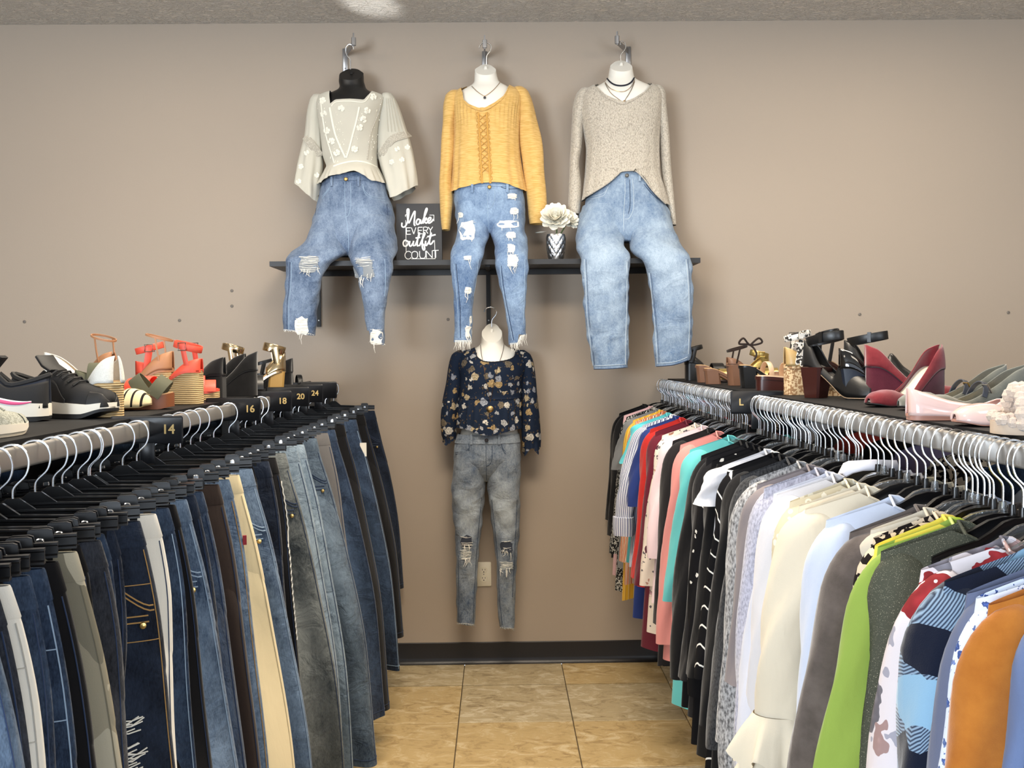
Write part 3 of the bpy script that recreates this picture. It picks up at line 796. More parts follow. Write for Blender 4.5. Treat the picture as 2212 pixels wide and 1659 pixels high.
DA = denim('mid_blue_denim', (54, 74, 106), (142, 160, 184), .05, 1.0, 1)
DAs = cotton('pale_blue_seam', (150, 172, 196)); DKS = cotton('dark_seam', (44, 58, 86))
pelA = R_([(380, 708, 824, YA, .10, .07), (396, 698, 831, YA, .115, .075), (423, 691, 839, -.155, .122, .08), (456, 682, 850, -.16, .125, .08), (481, 676, 853, -.17, .13, .085), (505, 672, 850, -.19, .125, .09), (525, 674, 844, -.215, .115, .09), (542, 684, 832, -.24, .09, .09), (553, 700, 812, -.26, .05, .07)], 0, 0, 0)
legA = [R_([(470, 680, 752, -.175, .112, .08), (500, 672, 753, -.205, .118, .08), (530, 655, 751, -.25, .11, .08), (548, 632, 748, -.29, .10, .08), (560, 619, 728, -.325, .085, .07), (572, 618, 712, -.352, .062, .045), (589, 619, 703, -.36, .052, .045), (625, 616, 693, -.36, .048, .045), (669, 613, 686, -.358, .045, .042), (714, 612, 680, -.355, .043, .04), (728, 611, 678, -.355, .043, .04)], 0, 0, 0),
        R_([(470, 750, 850, -.175, .112, .08), (500, 752, 854, -.205, .118, .08), (530, 754, 856, -.25, .11, .08), (550, 754, 853, -.29, .10, .08), (562, 758, 848, -.325, .085, .07), (574, 764, 846, -.352, .062, .045), (606, 775, 843, -.36, .05, .045), (649, 783, 836, -.36, .046, .042), (693, 790, 832, -.357, .04, .038), (714, 793, 831, -.355, .036, .034), (748, 798, 831, -.355, .033, .032)], 0, 0, 0)]
jA, PA, LA, _ = jeans('mid-blue ripped mom jeans with torn hems under the ecru blouse', pelA, legA, DA, DAs, dict(y=(381, 397), button=(747, 387), loops=(716, 774)), [edge([(605, 713), (640, 716), (655, 723), (678, 725), (684, 725)], -.38), edge([(790, 714), (798, 714), (801, 735), (812, 742), (831, 746), (836, 746)], -.38)], wr_=wear(470, -.25, .16, .40, .16))
seam(PA, jA, [(745, 390), (745, 430), (747, 465), (752, 500), (753, 548)], DAs); seam(PA, jA, [(757, 396), (758, 440), (754, 462), (747, 470)], DAs)
for o in (0, 5): seam(PA, jA, [(783, 398+o), (790, 415+o), (806, 425+o), (832, 428+o)], DAs); seam(PA, jA, [(714-o*.4, 402+o), (708-o*.4, 410+o), (696, 424+o)], DAs)
seam(PA, jA, [(683, 450), (678, 490), (676, 530)], DKS); seam(PA, jA, [(836, 440), (838, 480), (842, 545)], DKS)
seam(LA[0], jA, [(630, 566), (628, 620), (624, 660), (624, 712)], DAs, .0016); seam(LA[0], jA, [(626, 566), (624, 620), (620, 660), (620, 712)], DKS, .001)
seam(LA[1], jA, [(831, 560), (833, 600), (831, 640)], DAs, .0014)
seam(PA, jA, [(855, 525), (848, 536), (838, 545)], DAs)
GH = cotton('grey_blue_lining', (140, 146, 152)); rip(LA[0], jA, 668, 570, 42, 34, fringe=7, base=GH); rip(LA[0], jA, 652, 704, 28, 36, fringe=2); rip(LA[1], jA, 786, 578, 42, 46, fringe=8, base=GH); rip(LA[1], jA, 813, 728, 26, 34, fringe=2)
hem_fray(LA[0], jA, [(614, 714), (645, 718), (678, 725)], 26, .004, .012); hem_fray(LA[1], jA, [(800, 738), (831, 746)], 14, .004, .010)

# ---------------- B: white form, mustard peasant top, distressed skinny jeans
YB_ = -.15
aB, eB = wall_hook('grey steel wall hook pointing straight out over the mustard top', (1047, 122), (1047, 91), -.17)
hB = [at(1051, 140, YB_), at(1051, 124, YB_), at(1053, 118, YB_), at(1060, 108, YB_), at(1060, 98, YB_), at(1052, 92, YB_), at(1043, 92, YB_), at(1037, 98, YB_), at(1035, 104, YB_)]
form('torso_form', 'white torso form wearing the mustard peasant top', R_([(139, 1032, 1066, YB_, .043, .043), (150, 1026, 1071, YB_, .047, .047), (165, 1025, 1074, YB_, .048, .048), (178, 1024, 1079, YB_, .05, .05), (186, 1016, 1093, YB_, .056, .05), (193, 1003, 1106, YB_, .066, .055), (201, 990, 1118, YB_, .076, .06), (215, 982, 1126, YB_, .09, .065), (240, 984, 1120, YB_, .105, .065),
    (290, 994, 1108, YB_, .10, .06), (350, 1002, 1100, YB_, .085, .06), (400, 998, 1112, YB_, .09, .06), (450, 990, 1124, YB_, .10, .065)], 0, 0, 0), WHF, hB, eB)
def must_mat():
    t = NT('mustard_slub_jersey'); n = t.noise(1, 3, .5, t.coord((30, 30, 320)))
    col = t.ramp(n, ((.35, lin(206, 164, 92)), (.65, lin(228, 190, 122)))); t.bump(t.noise(1, 3, .5, t.coord((40, 40, 420))), .3, .0015)
    return t.out(col, .9, 0, .12, Sheen_Weight=.15)
MU = must_mat()
nkB = edge([(996, 190), (998, 199), (1001, 217), (1013, 229), (1033, 238), (1049, 237.5), (1069, 226), (1088, 210), (1099, 187), (1100, 178)], YB_-.07)
hmB = edge([(970, 414), (976, 413), (986, 408), (1005, 405), (1035, 399), (1066, 396), (1085, 397), (1107, 402), (1122, 408), (1136, 411), (1142, 411)], YB_-.08)
rowsB = R_([(182, 1018, 1092, YB_, .062, .055), (188, 1003, 1106, YB_, .07, .06), (194, 990, 1118, YB_, .08, .065), (202, 980, 1127, YB_, .09, .07), (215, 976, 1131, YB_, .105, .072), (245, 978, 1126, YB_, .12, .075), (287, 980, 1123, YB_, .124, .075), (337, 978, 1124, YB_, .12, .075), (380, 977, 1130, YB_, .12, .078), (415, 975, 1137, YB_, .122, .08)], 0, 0, 0)
def dB(th, t, z):
    zn = at(1049, 240, YB_-.1).z
    g = max(0, 1-abs(z-zn)/.10); fr = max(0, math.sin(th))
    return .030*g*fr*math.sin(46*th) + .016*math.sin(11*th+9*z)*(1-t) + .014*math.sin(19*th+3*z)*(1-t)
slB = [(R_([(197, 972, 994, YB_, .03, .03), (207, 962, 1000, YB_, .05, .045), (226, 957, 996, YB_, .052, .048), (277, 956, 984, YB_, .05, .046), (325, 953, 981, YB_, .048, .044), (398, 950, 977, YB_, .047, .044), (430, 951, 978, YB_, .046, .042), (472, 952, 975, YB_, .042, .04), (492, 954, 973, YB_, .036, .034), (497, 955, 972, YB_, .034, .032)], 0, 0, 0), None),
       (R_([(189, 1110, 1130, YB_, .03, .03), (198, 1104, 1141, YB_, .05, .045), (215, 1110, 1148, YB_, .052, .048), (253, 1118, 1158, YB_, .05, .046), (301, 1122, 1167, YB_, .05, .046), (361, 1129, 1175, YB_, .048, .044), (420, 1139, 1180, YB_, .047, .044), (460, 1141, 1181, YB_, .044, .042), (478, 1143, 1178, YB_, .038, .036), (484, 1144, 1177, YB_, .036, .034)], 0, 0, 0), None)]
tB, SB, ZB = outfit_top('peasant_top', 'mustard yellow peasant top with lace-up front and long sleeves', rowsB, slB, MU, nkB, hmB, 'top', YB_, at(1049, 186, YB_).z, disp=dB, sdisp=lambda th, t, z: .07*math.sin(24*z+2*th)*math.sin(PI*t) + .06*math.sin(3*th+8*z)*math.sin(PI*t)+.05*math.sin(5*th+3*z)*math.sin(PI*t))
P = [SB.front(p.x, p.y, .002) for p in poly_curve([(998, 199), (1001, 217), (1013, 229), (1033, 238), (1049, 237.5), (1069, 226), (1088, 210), (1099, 187)], 6)]; build('neck_binding', MB().tube(P, .0026, 6), MU, tB, True)
CRD = cotton('mustard_cord', (206, 158, 82)); cx_ = lambda y: 1042 + (y-243)*(8/148)
for s_ in (-1, 1):
    P = [SB.front(cx_(y)+s_*9, y, .002) for y in range(243, 397, 9)]; build('crochet_edge', MB().tube(P, [.0035 + .0015*(i % 2) for i in range(len(P))], 6), CRD, tB, True)
lc = MB(); ys = list(range(246, 376, 14))
for a, b in zip(ys, ys[1:]):
    for s_ in (-1, 1):
        lc.tube([SB.front(cx_(a)-s_*8, a, .004), SB.front(cx_((a+b)/2), (a+b)/2, .007+.001*s_), SB.front(cx_(b)+s_*8, b, .004)], .0018, 5)
build('lacing', lc, CRD, tB, True)
for i in range(12):
    y = 247+i*12.5
    for s_ in (-1, 1): build('crochet_loop', MB().tube([SB.front(cx_(y)+s_*(9+5*abs(math.sin(a))), y+5*math.cos(a), .003) for a in (0, .6, 1.2, 1.9, 2.5, PI)], .0015, 5), CRD, tB, True)
# necklace with a small dark stone
FB = Shell(R_([(165, 1025, 1074, YB_, .05, .05), (178, 1024, 1079, YB_, .052, .05), (186, 1016, 1093, YB_, .058, .05), (193, 1003, 1106, YB_, .068, .055), (201, 990, 1118, YB_, .078, .06), (215, 982, 1126, YB_, .092, .065), (240, 984, 1120, YB_, .107, .065)], 0, 0, 0), 2.1)
GOLD = plain('gold_chain', (176, 140, 96), .3, 1)
def necklace(label, F_, pts, r, mat, pend=None, cat='necklace'):
    P = [F_.front(p.x, p.y, .003) for p in poly_curve(pts, 6)]; z = min(p.z for p in P)
    root = thing('necklace', label, cat, (P[len(P)//2].x, P[len(P)//2].y, z)); build('chain', MB().tube(P, r, 6), mat, root, True)
    if pend:
        px, py, rr, m = pend; c = F_.front(px, py, .005); build('pendant', MB().lathe([(.0001, .003), (rr*.8, .003), (rr, 0), (rr*.8, -.003), (rr*.3, -.0045), (.0001, -.0045)], (c.x, c.y-.003, c.z), 14, 'Y'), m, root, True)
    return root
necklace('thin chain with a small dark pendant above the mustard neckline', FB, [(1019, 186), (1030, 197), (1040, 204), (1047, 207), (1056, 202), (1068, 192), (1080, 178)], .0012, GOLD, (1047, 211, .006, plain('dark_stone', (40, 40, 46), .15)))
DB = denim('distressed_blue_denim', (58, 86, 128), (150, 174, 202), .04, .9, 4)
pelB = R_([(396, 988, 1124, YB_, .10, .07), (411, 982, 1130, YB_, .112, .075), (445, 982, 1134, -.155, .118, .078), (465, 984, 1134, -.16, .115, .08), (482, 990, 1130, -.17, .10, .08), (496, 1000, 1120, -.18, .07, .07), (506, 1014, 1100, -.19, .04, .05)], 0, 0, 0)
legB = [R_([(440, 984, 1056, -.157, .105, .075), (470, 986, 1056, -.168, .108, .075), (500, 988, 1055, -.20, .10, .075), (520, 984, 1052, -.245, .095, .075), (540, 978, 1046, -.29, .085, .07), (556, 973, 1042, -.325, .075, .06), (572, 973, 1038, -.35, .058, .044), (597, 976, 1033, -.356, .048, .042), (633, 979, 1025, -.356, .042, .038), (681, 982, 1021, -.352, .036, .034), (722, 982, 1019, -.348, .032, .03), (739, 981, 1018, -.348, .032, .03)], 0, 0, 0),
        R_([(440, 1054, 1133, -.157, .105, .075), (470, 1056, 1135, -.168, .108, .075), (500, 1058, 1135, -.20, .10, .075), (520, 1063, 1138, -.245, .095, .075), (540, 1069, 1139, -.29, .085, .07), (556, 1070, 1139, -.325, .075, .06), (572, 1070, 1139, -.35, .058, .044), (609, 1078, 1138, -.356, .048, .042), (645, 1086, 1136, -.356, .042, .038), (693, 1095, 1136, -.352, .036, .034), (722, 1098, 1136, -.348, .032, .03), (746, 1100, 1137, -.348, .032, .03)], 0, 0, 0)]
jB, PB, LB, _ = jeans('distressed blue skinny jeans with many white rips under the mustard top', pelB, legB, DB, DAs, dict(y=(397, 411), button=(1057, 404), loops=(1020, 1096)), [None, edge([(1094, 746), (1118, 742), (1119, 722), (1141, 724), (1146, 724)], -.37)], wr_=wear(470, -.25, .16, .42, .16))
seam(PB, jB, [(1052, 411), (1053, 445), (1054, 470), (1056, 498)], DAs); seam(PB, jB, [(1068, 411), (1068, 432), (1062, 446), (1054, 450)], DAs)
seam(PB, jB, [(1082, 404), (1098, 408), (1126, 407)], DKS)
for x in (0, 5): seam(LB[0], jB, [(980+x, 570), (985+x, 620), (989+x, 670), (990+x, 730)], DKS if x else DAs, .0014); seam(LB[1], jB, [(1080+x*.6, 574), (1085+x*.6, 620), (1094+x*.6, 670), (1107+x*.6, 735)], DKS if x else DAs, .0013)
seam(LB[0], jB, [(1034, 560), (1028, 610), (1022, 640)], DAs, .0012); seam(LB[1], jB, [(1134, 560), (1133, 640), (1130, 700)], DAs, .0012)
for (cx, cy, w_, h_, L, fr) in ((1106, 424, 20, 11, PB, 1), (1110, 456, 18, 14, LB[1], 2), (995, 464, 11, 12, LB[0], 1), (1010, 497, 34, 40, LB[0], 3), (1098, 484, 44, 17, LB[1], 2), (1104, 508, 20, 14, LB[1], 3), (1104, 536, 16, 18, LB[1], 4), (1107, 562, 24, 26, LB[1], 5), (1010, 557, 17, 9, LB[0], 2), (1011, 627, 15, 15, LB[0], 2), (1017, 690, 5, 16, LB[0], 1), (1012, 716, 14, 24, LB[0], 5)):
    rip(L, jB, cx, cy, w_, h_, fringe=fr)
hem_fray(LB[0], jB, [(983, 738), (1000, 738), (1018, 738)], 26, .010, .050); hem_fray(LB[1], jB, [(1102, 744), (1118, 743), (1124, 728), (1137, 724)], 26, .012, .055)

# ---------------- C: white form, oatmeal sweater, light wash jeans
YC = -.15
aC, eC = wall_hook('grey steel wall hook angled over the oatmeal sweater', (1357, 112), (1333, 92), -.16)
hC = [at(1341, 132, YC), at(1341, 120, YC), at(1345, 113, YC), at(1351, 104, YC), at(1350, 94, YC), at(1344, 89, YC), at(1340, 92, YC), at(1340, 97, YC)]
rowsFC = R_([(131, 1324, 1361, YC, .043, .043), (143, 1318, 1365, YC, .048, .048), (158, 1315, 1368, YC, .05, .05), (170, 1313, 1371, YC, .052, .052), (178, 1304, 1385, YC, .058, .052), (186, 1291, 1403, YC, .068, .057), (194, 1274, 1418, YC, .078, .062), (208, 1262, 1426, YC, .094, .067), (235, 1264, 1420, YC, .108, .067), (290, 1276, 1412, YC, .10, .06), (350, 1284, 1406, YC, .085, .06), (400, 1280, 1412, YC, .09, .06), (450, 1272, 1424, YC, .10, .06)], 0, 0, 0)
form('torso_form', 'white torso form wearing the oatmeal knit sweater and black choker', rowsFC, WHF, hC, eC)
def knit_mat():
    t = NT('oatmeal_loop_knit'); vo = t.n('TexVoronoi', Scale=1.0, feature='F1'); t.t.links.new(t.coord((185, 185, 120)).outputs[0], vo.inputs['Vector'])
    col = t.ramp(vo.outputs['Distance'], ((.05, lin(204, 197, 184)), (.55, lin(184, 176, 163)), (.9, lin(158, 150, 138))))
    sp = t.noise(420, 2); col = t.mix(t.ramp(sp, ((.60, (0, 0, 0)), (.70, (1, 1, 1)))), col, lin(246, 238, 222))
    inv = t.math('SUBTRACT', 1.0, vo.outputs['Distance']); t.bump(inv, .8, .003)
    return t.out(col, .85, 0, .2, Sheen_Weight=.3)
KN = knit_mat()
nkC = edge([(1285, 180), (1289, 189), (1305, 207), (1325, 218), (1346, 225), (1368, 216), (1392, 200), (1407, 184), (1410, 176)], YC-.075)
hmC = edge([(1254, 432), (1260, 429), (1289, 412), (1315, 395), (1334, 378), (1342, 371), (1358, 369), (1373, 370), (1390, 386), (1411, 414), (1425, 430), (1438, 441), (1445, 445)], YC-.09)
rowsC = R_([(172, 1308, 1378, YC, .064, .057), (180, 1292, 1400, YC, .074, .062), (187, 1276, 1416, YC, .084, .067), (197, 1260, 1428, YC, .094, .072), (212, 1252, 1432, YC, .11, .075), (240, 1252, 1430, YC, .125, .078), (272, 1257, 1426, YC, .13, .078), (325, 1266, 1424, YC, .122, .076), (373, 1264, 1426, YC, .122, .078), (410, 1259, 1436, YC, .134, .085), (446, 1254, 1446, YC, .138, .088)], 0, 0, 0)
slC = [(R_([(192, 1254, 1278, YC, .03, .03), (204, 1244, 1280, YC, .046, .044), (226, 1238, 1272, YC, .05, .047), (272, 1235, 1260, YC, .046, .044), (320, 1232, 1256, YC, .043, .042), (355, 1230, 1251, YC, .042, .04), (398, 1229, 1255, YC, .043, .04), (440, 1227, 1254, YC, .042, .04), (456, 1227, 1253, YC, .041, .039), (463, 1228, 1252, YC, .038, .036)], 0, 0, 0), None),
       (R_([(186, 1404, 1428, YC, .03, .03), (198, 1406, 1437, YC, .046, .044), (226, 1412, 1439, YC, .05, .047), (289, 1422, 1445, YC, .046, .044), (349, 1427, 1449, YC, .043, .042), (400, 1432, 1453, YC, .042, .04), (446, 1440, 1457, YC, .041, .039), (480, 1445, 1460, YC, .038, .036), (487, 1447, 1460, YC, .036, .034)], 0, 0, 0), None)]
tC, SCw, ZC = outfit_top('knit_sweater', 'oatmeal metallic loop-knit sweater knotted up at the front', rowsC, slC, KN, nkC, hmC, 'sweater', YC, at(1345, 180, YC).z, disp=lambda th, t, z: .012*math.sin(9*th+18*z)*(1-t)+.012*math.sin(17*th+6*z)*(1-t), sdisp=lambda th, t, z: .03*math.sin(18*z+2*th)*math.sin(PI*t))
P = [SCw.front(p.x, p.y, .001) for p in poly_curve([(1289, 189), (1305, 207), (1325, 218), (1346, 225), (1368, 216), (1392, 200), (1407, 184)], 6)]; build('neckband', MB().tube(P, .0032, 6), KN, tC, True)
P = [SCw.front(p.x, p.y, .001) for p in poly_curve([(1262, 427), (1289, 411), (1315, 394), (1334, 377), (1342, 370.5), (1358, 368.5), (1373, 369.5), (1390, 385), (1411, 413), (1438, 440)], 5)]; build('hem_edge', MB().tube(P, .0032, 6), KN, tC, True)
build('tie_cord', MB().tube([SCw.front(1369, 372, .004), SCw.front(1371, 367, .01), SCw.front(1374, 365, .008)], .0016, 5), cotton('dark_cord', (60, 56, 52)), tC, True)
FC = Shell([(r[0], r[1], r[2], r[3], r[4]+.002, r[5]) for r in rowsFC[2:9]], 2.1)
necklace('black braided choker around the white neck', FC, [(1311, 169), (1318, 177), (1328, 183), (1341, 185), (1354, 183), (1364, 177), (1370, 168)], .0034, plain('navy_velvet', (24, 24, 38), .8), None, 'choker')
necklace('short rose-gold chain under the black choker', FC, [(1306, 176), (1316, 189), (1328, 195), (1342, 198), (1354, 195), (1364, 186), (1371, 172)], .0012, GOLD)
necklace('longer rose-gold chain with a round pendant above the sweater', FC, [(1307, 180), (1318, 199), (1332, 211), (1346, 219), (1354, 210), (1363, 195), (1371, 176)], .0012, GOLD, (1349, 221, .0085, GOLD))
DC = denim('light_wash_denim', (84, 110, 144), (170, 188, 206), .02, .85, 9); DCs = cotton('pale_seam', (186, 200, 212))
pelC = R_([(369, 1310, 1392, YC, .095, .07), (385, 1290, 1415, YC, .11, .075), (410, 1275, 1427, YC, .116, .076), (446, 1261, 1437, -.155, .122, .08), (470, 1250, 1449, -.162, .122, .085), (490, 1252, 1448, -.18, .115, .09), (508, 1260, 1444, -.20, .09, .09), (522, 1275, 1430, -.215, .055, .07)], 0, 0, 0)
legC = [R_([(446, 1258, 1350, -.16, .112, .08), (480, 1248, 1350, -.18, .118, .08), (515, 1244, 1346, -.235, .11, .08), (534, 1247, 1347, -.275, .105, .08), (550, 1252, 1355, -.315, .09, .07), (564, 1254, 1360, -.345, .068, .05), (592, 1257, 1360, -.36, .054, .046), (658, 1262, 1359, -.36, .05, .046), (725, 1270, 1357, -.357, .048, .045), (786, 1279, 1357, -.355, .047, .044), (799, 1282, 1357, -.355, .047, .044)], 0, 0, 0),
        R_([(446, 1346, 1434, -.16, .112, .08), (480, 1348, 1451, -.18, .118, .08), (515, 1356, 1462, -.235, .11, .08), (534, 1360, 1473, -.275, .105, .08), (550, 1372, 1484, -.315, .09, .07), (564, 1388, 1489, -.345, .068, .05), (590, 1398, 1492, -.36, .054, .046), (632, 1405, 1496, -.36, .05, .046), (698, 1411, 1497, -.357, .048, .045), (751, 1414, 1494, -.355, .047, .044), (778, 1416, 1489, -.355, .047, .044), (795, 1417, 1484, -.355, .047, .044)], 0, 0, 0)]
hC2 = edge([(1405, 793), (1417, 792), (1450, 790), (1470, 785), (1488, 778), (1500, 772)], -.38); hC1 = edge([(1270, 797), (1283, 798), (1320, 797), (1357, 794), (1365, 794)], -.38)
jC, PC, LC, _ = jeans('light-wash straight jeans draped over the shelf edge under the sweater', pelC, legC, DC, DCs, dict(y=(370, 386), button=(1354, 379), loops=(1320, 1382), bm=plain('grey_button', (120, 118, 112), .35, 1)), [hC1, hC2], wr_=wear(590, -.36, .20, .40, .20))
seam(PC, jC, [(1350, 386), (1350, 420), (1347, 465), (1347, 500)], DCs); seam(PC, jC, [(1366, 386), (1369, 430), (1367, 455), (1358, 472), (1350, 473)], DCs); seam(PC, jC, [(1360, 388), (1361, 440), (1357, 462)], DKS)
for o in (0, 5): seam(PC, jC, [(1318-o, 398+o), (1305, 416+o), (1285, 423+o), (1262, 425+o)], DCs); seam(PC, jC, [(1391+o, 398), (1404+o, 414), (1420+o, 430)], DKS)
for Z, L1, L2 in ((LC[0], [(1262, 560), (1265, 620), (1269, 690), (1281, 790)], [(1354, 565), (1354, 650), (1351, 750), (1351, 788)]), (LC[1], [(1402, 590), (1409, 650), (1416, 720), (1420, 785)], [(1482, 560), (1487, 620), (1489, 700), (1487, 765)])):
    for L_ in (L1, L2): seam(Z, jC, L_, DCs, .0016); seam(Z, jC, [(x+4, y) for x, y in L_], DKS, .0009)
seam(LC[0], jC, [(1284, 790), (1320, 789), (1356, 786)], DCs, .0015); seam(LC[1], jC, [(1419, 785), (1450, 783), (1470, 778), (1485, 771)], DCs, .0015)
seam(LC[0], jC, [(1283, 797.5), (1320, 796.5), (1356, 793.5)], DKS, .0018); seam(LC[1], jC, [(1418, 791.5), (1450, 789), (1470, 784), (1486, 778)], DKS, .0018)

# ---------------- D: lower form, dark floral blouse, skinny jeans
YD = -.13
hD = [at(1062, 706, YD), at(1062, 696, YD), at(1064, 689, YD), at(1071, 680, YD), at(1072, 671, YD), at(1065, 664, YD-.02), at(1055, 664, YD-.02), at(1048, 669, YD-.02), at(1046, 674, YD-.02)]
rowsFD = R_([(707, 1045, 1080, YD, .043, .043), (716, 1041, 1084, YD, .048, .048), (730, 1040, 1086, YD, .05, .05), (744, 1038, 1089, YD, .052, .052), (750, 1030, 1098, YD, .058, .052), (757, 1016, 1112, YD, .068, .055), (765, 1000, 1126, YD, .078, .058), (780, 990, 1136, YD, .095, .062), (806, 992, 1130, YD, .105, .062), (850, 1002, 1118, YD, .09, .055), (900, 1004, 1112, YD, .08, .055), (940, 994, 1120, YD, .09, .06), (985, 990, 1122, YD, .10, .06)], 0, 0, 0)
form('torso_form', 'white torso form low on the wall wearing the navy floral blouse', rowsFD, WHF, hD, None, cut=.95)
FLR = floral('navy_rose_print', (24, 36, 56), ((186, 186, 186), (200, 182, 148), (160, 164, 174), (186, 158, 112), (222, 216, 204), (128, 116, 98)), 30, .50, (84, 70, 52), .72, 34)
nkD = edge([(1022, 744), (1028, 757), (1029, 770), (1038, 777), (1048, 781), (1069, 782), (1095, 778), (1110, 771), (1115, 757), (1119, 744)], YD-.065)
hmD = edge([(978, 926), (984, 925), (1000, 926), (1013, 929), (1026, 934), (1039, 938), (1052, 940), (1065, 939), (1080, 936), (1095, 932), (1110, 929), (1127, 927), (1133, 927)], YD-.09)
rowsD = R_([(746, 1032, 1094, YD, .062, .055), (752, 1020, 1106, YD, .07, .058), (759, 1000, 1125, YD, .082, .06), (768, 988, 1138, YD, .092, .063), (782, 984, 1142, YD, .108, .066), (806, 990, 1136, YD, .118, .068), (824, 993, 1129, YD, .118, .067), (856, 991, 1127, YD, .108, .065), (862, 990, 1127, YD, .112, .066), (890, 987, 1127, YD, .122, .07), (945, 982, 1129, YD, .128, .075)], 0, 0, 0)
def dD(th, t, z):
    zr = at(1060, 858, YD-.1).z; g = max(0, min(1, (zr-z)/.05)); return .022*g*math.sin(26*th+math.sin(4*th))+.01*g*math.sin(43*th)
slD = [(R_([(756, 990, 1010, YD, .03, .03), (766, 976, 1012, YD, .05, .045), (780, 971, 1006, YD, .054, .05), (824, 964, 999, YD, .052, .05), (868, 955, 992, YD, .052, .048), (911, 952, 987, YD, .05, .046), (940, 955, 985, YD, .04, .038), (948, 958, 984, YD, .034, .032), (965, 955, 986, YD, .045, .042)], 0, 0, 0), edge([(950, 953), (957, 956), (963, 963), (972, 957), (980, 952), (988, 950)], YD-.03)),
       (R_([(756, 1112, 1132, YD, .03, .03), (766, 1112, 1146, YD, .05, .045), (781, 1118, 1152, YD, .054, .05), (846, 1125, 1160, YD, .052, .05), (900, 1126, 1166, YD, .052, .048), (940, 1127, 1168, YD, .048, .044), (955, 1129, 1167, YD, .04, .038), (964, 1130, 1166, YD, .04, .038), (990, 1126, 1172, YD, .05, .046)], 0, 0, 0), edge([(1120, 975), (1130, 976), (1134, 987), (1142, 972), (1150, 967), (1158, 976), (1162, 983), (1168, 960), (1174, 955)], YD-.03))]
tD, SD, ZD = outfit_top('floral_blouse', 'navy rose-print blouse with ruffled cuffs on the low form', rowsD, slD, FLR, nkD, hmD, 'blouse', YD, at(1062, 752, YD).z, disp=dD, sdisp=lambda th, t, z: (.05*math.sin(14*z+2*th)+.03*math.sin(5*th))*math.sin(PI*min(1, t+.15)) + .10*math.sin(9*th)*max(0, 1-t*7))
P = [SD.front(p.x, p.y, .001) for p in poly_curve([(1029, 762), (1030, 770), (1038, 777), (1048, 781), (1069, 782), (1095, 778), (1110, 771), (1114, 760)], 6)]; build('neck_trim', MB().tube(P, [.0022+.001*(i % 2) for i in range(len(P))], 6), plain('dark_trim', (30, 32, 40), .8), tD, True)
P = [SD.front(p.x, p.y, .002) for p in poly_curve([(992, 858), (1020, 862), (1060, 863), (1100, 862), (1126, 858)], 8)]; build('waist_gather', MB().tube(P, [.002+.0012*(i % 2) for i in range(len(P))], 6), FLR, tD, True)
# long chain with a coin pendant
FDn = Shell([(r[0], r[1], r[2], r[3], r[4]+.004, r[5]) for r in rowsFD[3:8]] + [(806, 990, 1136, YD, .120, .068), (856, 991, 1127, YD, .112, .066), (945, 982, 1129, YD, .126, .075)], 2.1)
necklace('long dark chain with a hammered gold coin pendant over the navy floral blouse', FDn, [(1038, 745), (1040, 765), (1044, 785), (1050, 820), (1058, 862), (1059, 868), (1063, 850), (1070, 812), (1078, 785), (1086, 760), (1089, 742)], .0011, plain('antique_chain', (96, 74, 56), .4, 1), (1059, 884, .0155, plain('hammered_gold', (176, 146, 98), .35, 1)))
DD = denim('faded_grey_blue_denim', (52, 70, 96), (166, 174, 180), .0, .8, 13); DDs = cotton('grey_blue_seam', (58, 72, 92))
pelD = R_([(936, 990, 1120, YD, .098, .065), (946, 985, 1122, YD, .104, .068), (985, 980, 1125, YD, .108, .07), (1005, 982, 1122, YD, .096, .07), (1022, 990, 1112, YD, .075, .06), (1038, 1004, 1098, YD, .04, .05)], 0, 0, 0)
legD = [R_([(970, 984, 1055, YD, .098, .065), (1000, 980, 1054, YD, .098, .065), (1034, 977, 1052, YD, .09, .065), (1073, 976, 1045, YD, .085, .062), (1134, 980, 1040, YD, .072, .055), (1203, 985, 1034, YD-.002, .06, .048), (1287, 987, 1029, YD, .05, .044), (1356, 987, 1026, YD, .045, .042)], 0, 0, 0),
        R_([(970, 1049, 1122, YD, .098, .065), (1000, 1050, 1125, YD, .098, .065), (1034, 1051, 1125, YD, .09, .065), (1079, 1057, 1124, YD, .085, .062), (1148, 1065, 1121, YD, .072, .055), (1217, 1071, 1116, YD-.002, .06, .048), (1287, 1074, 1113, YD, .05, .044), (1362, 1080, 1111, YD, .045, .042)], 0, 0, 0)]
def fD(th, t, z):
    return .34 + .50*max(0, math.sin(th))**4*(math.exp(-((t-.70)/.15)**2)) + .08*math.sin(60*z+2*th)*max(0, t-.8)
jD, PD, LD, _ = jeans('faded grey-blue skinny jeans with torn knees on the low form', pelD, legD, DD, DDs, dict(y=(937, 955), button=(1051, 951), loops=(1018, 1078), bm=plain('dark_button', (34, 30, 34), .4)), [edge([(980, 1349), (990, 1347), (1005, 1349), (1020, 1352), (1030, 1350)], -.17), edge([(1072, 1355), (1085, 1358), (1100, 1357), (1116, 1359)], -.17)], wr_=wear(1110, -.2, .13, .40, .42))
seam(PD, jD, [(1050, 962), (1050, 1000), (1051, 1037)], DDs); seam(PD, jD, [(1063, 962), (1063, 990), (1058, 1003), (1051, 1007)], DDs)
for o in (0, 4): seam(PD, jD, [(1012, 957), (1013, 968+o), (1004, 975+o), (984, 977+o)], DDs); seam(PD, jD, [(1083, 957), (1088, 972+o), (1102, 981+o), (1122, 982+o)], DDs)
for Z, L_ in ((LD[0], [(1040, 1075), (1034, 1140), (1029, 1200), (1024, 1290), (1022, 1345)]), (LD[0], [(990, 1200), (991, 1270), (991, 1345)]), (LD[1], [(1062, 1080), (1070, 1150), (1076, 1220), (1079, 1290), (1085, 1350)]), (LD[1], [(1117, 1080), (1114, 1150), (1110, 1220), (1107, 1290)])): seam(Z, jD, L_, DDs, .0014)
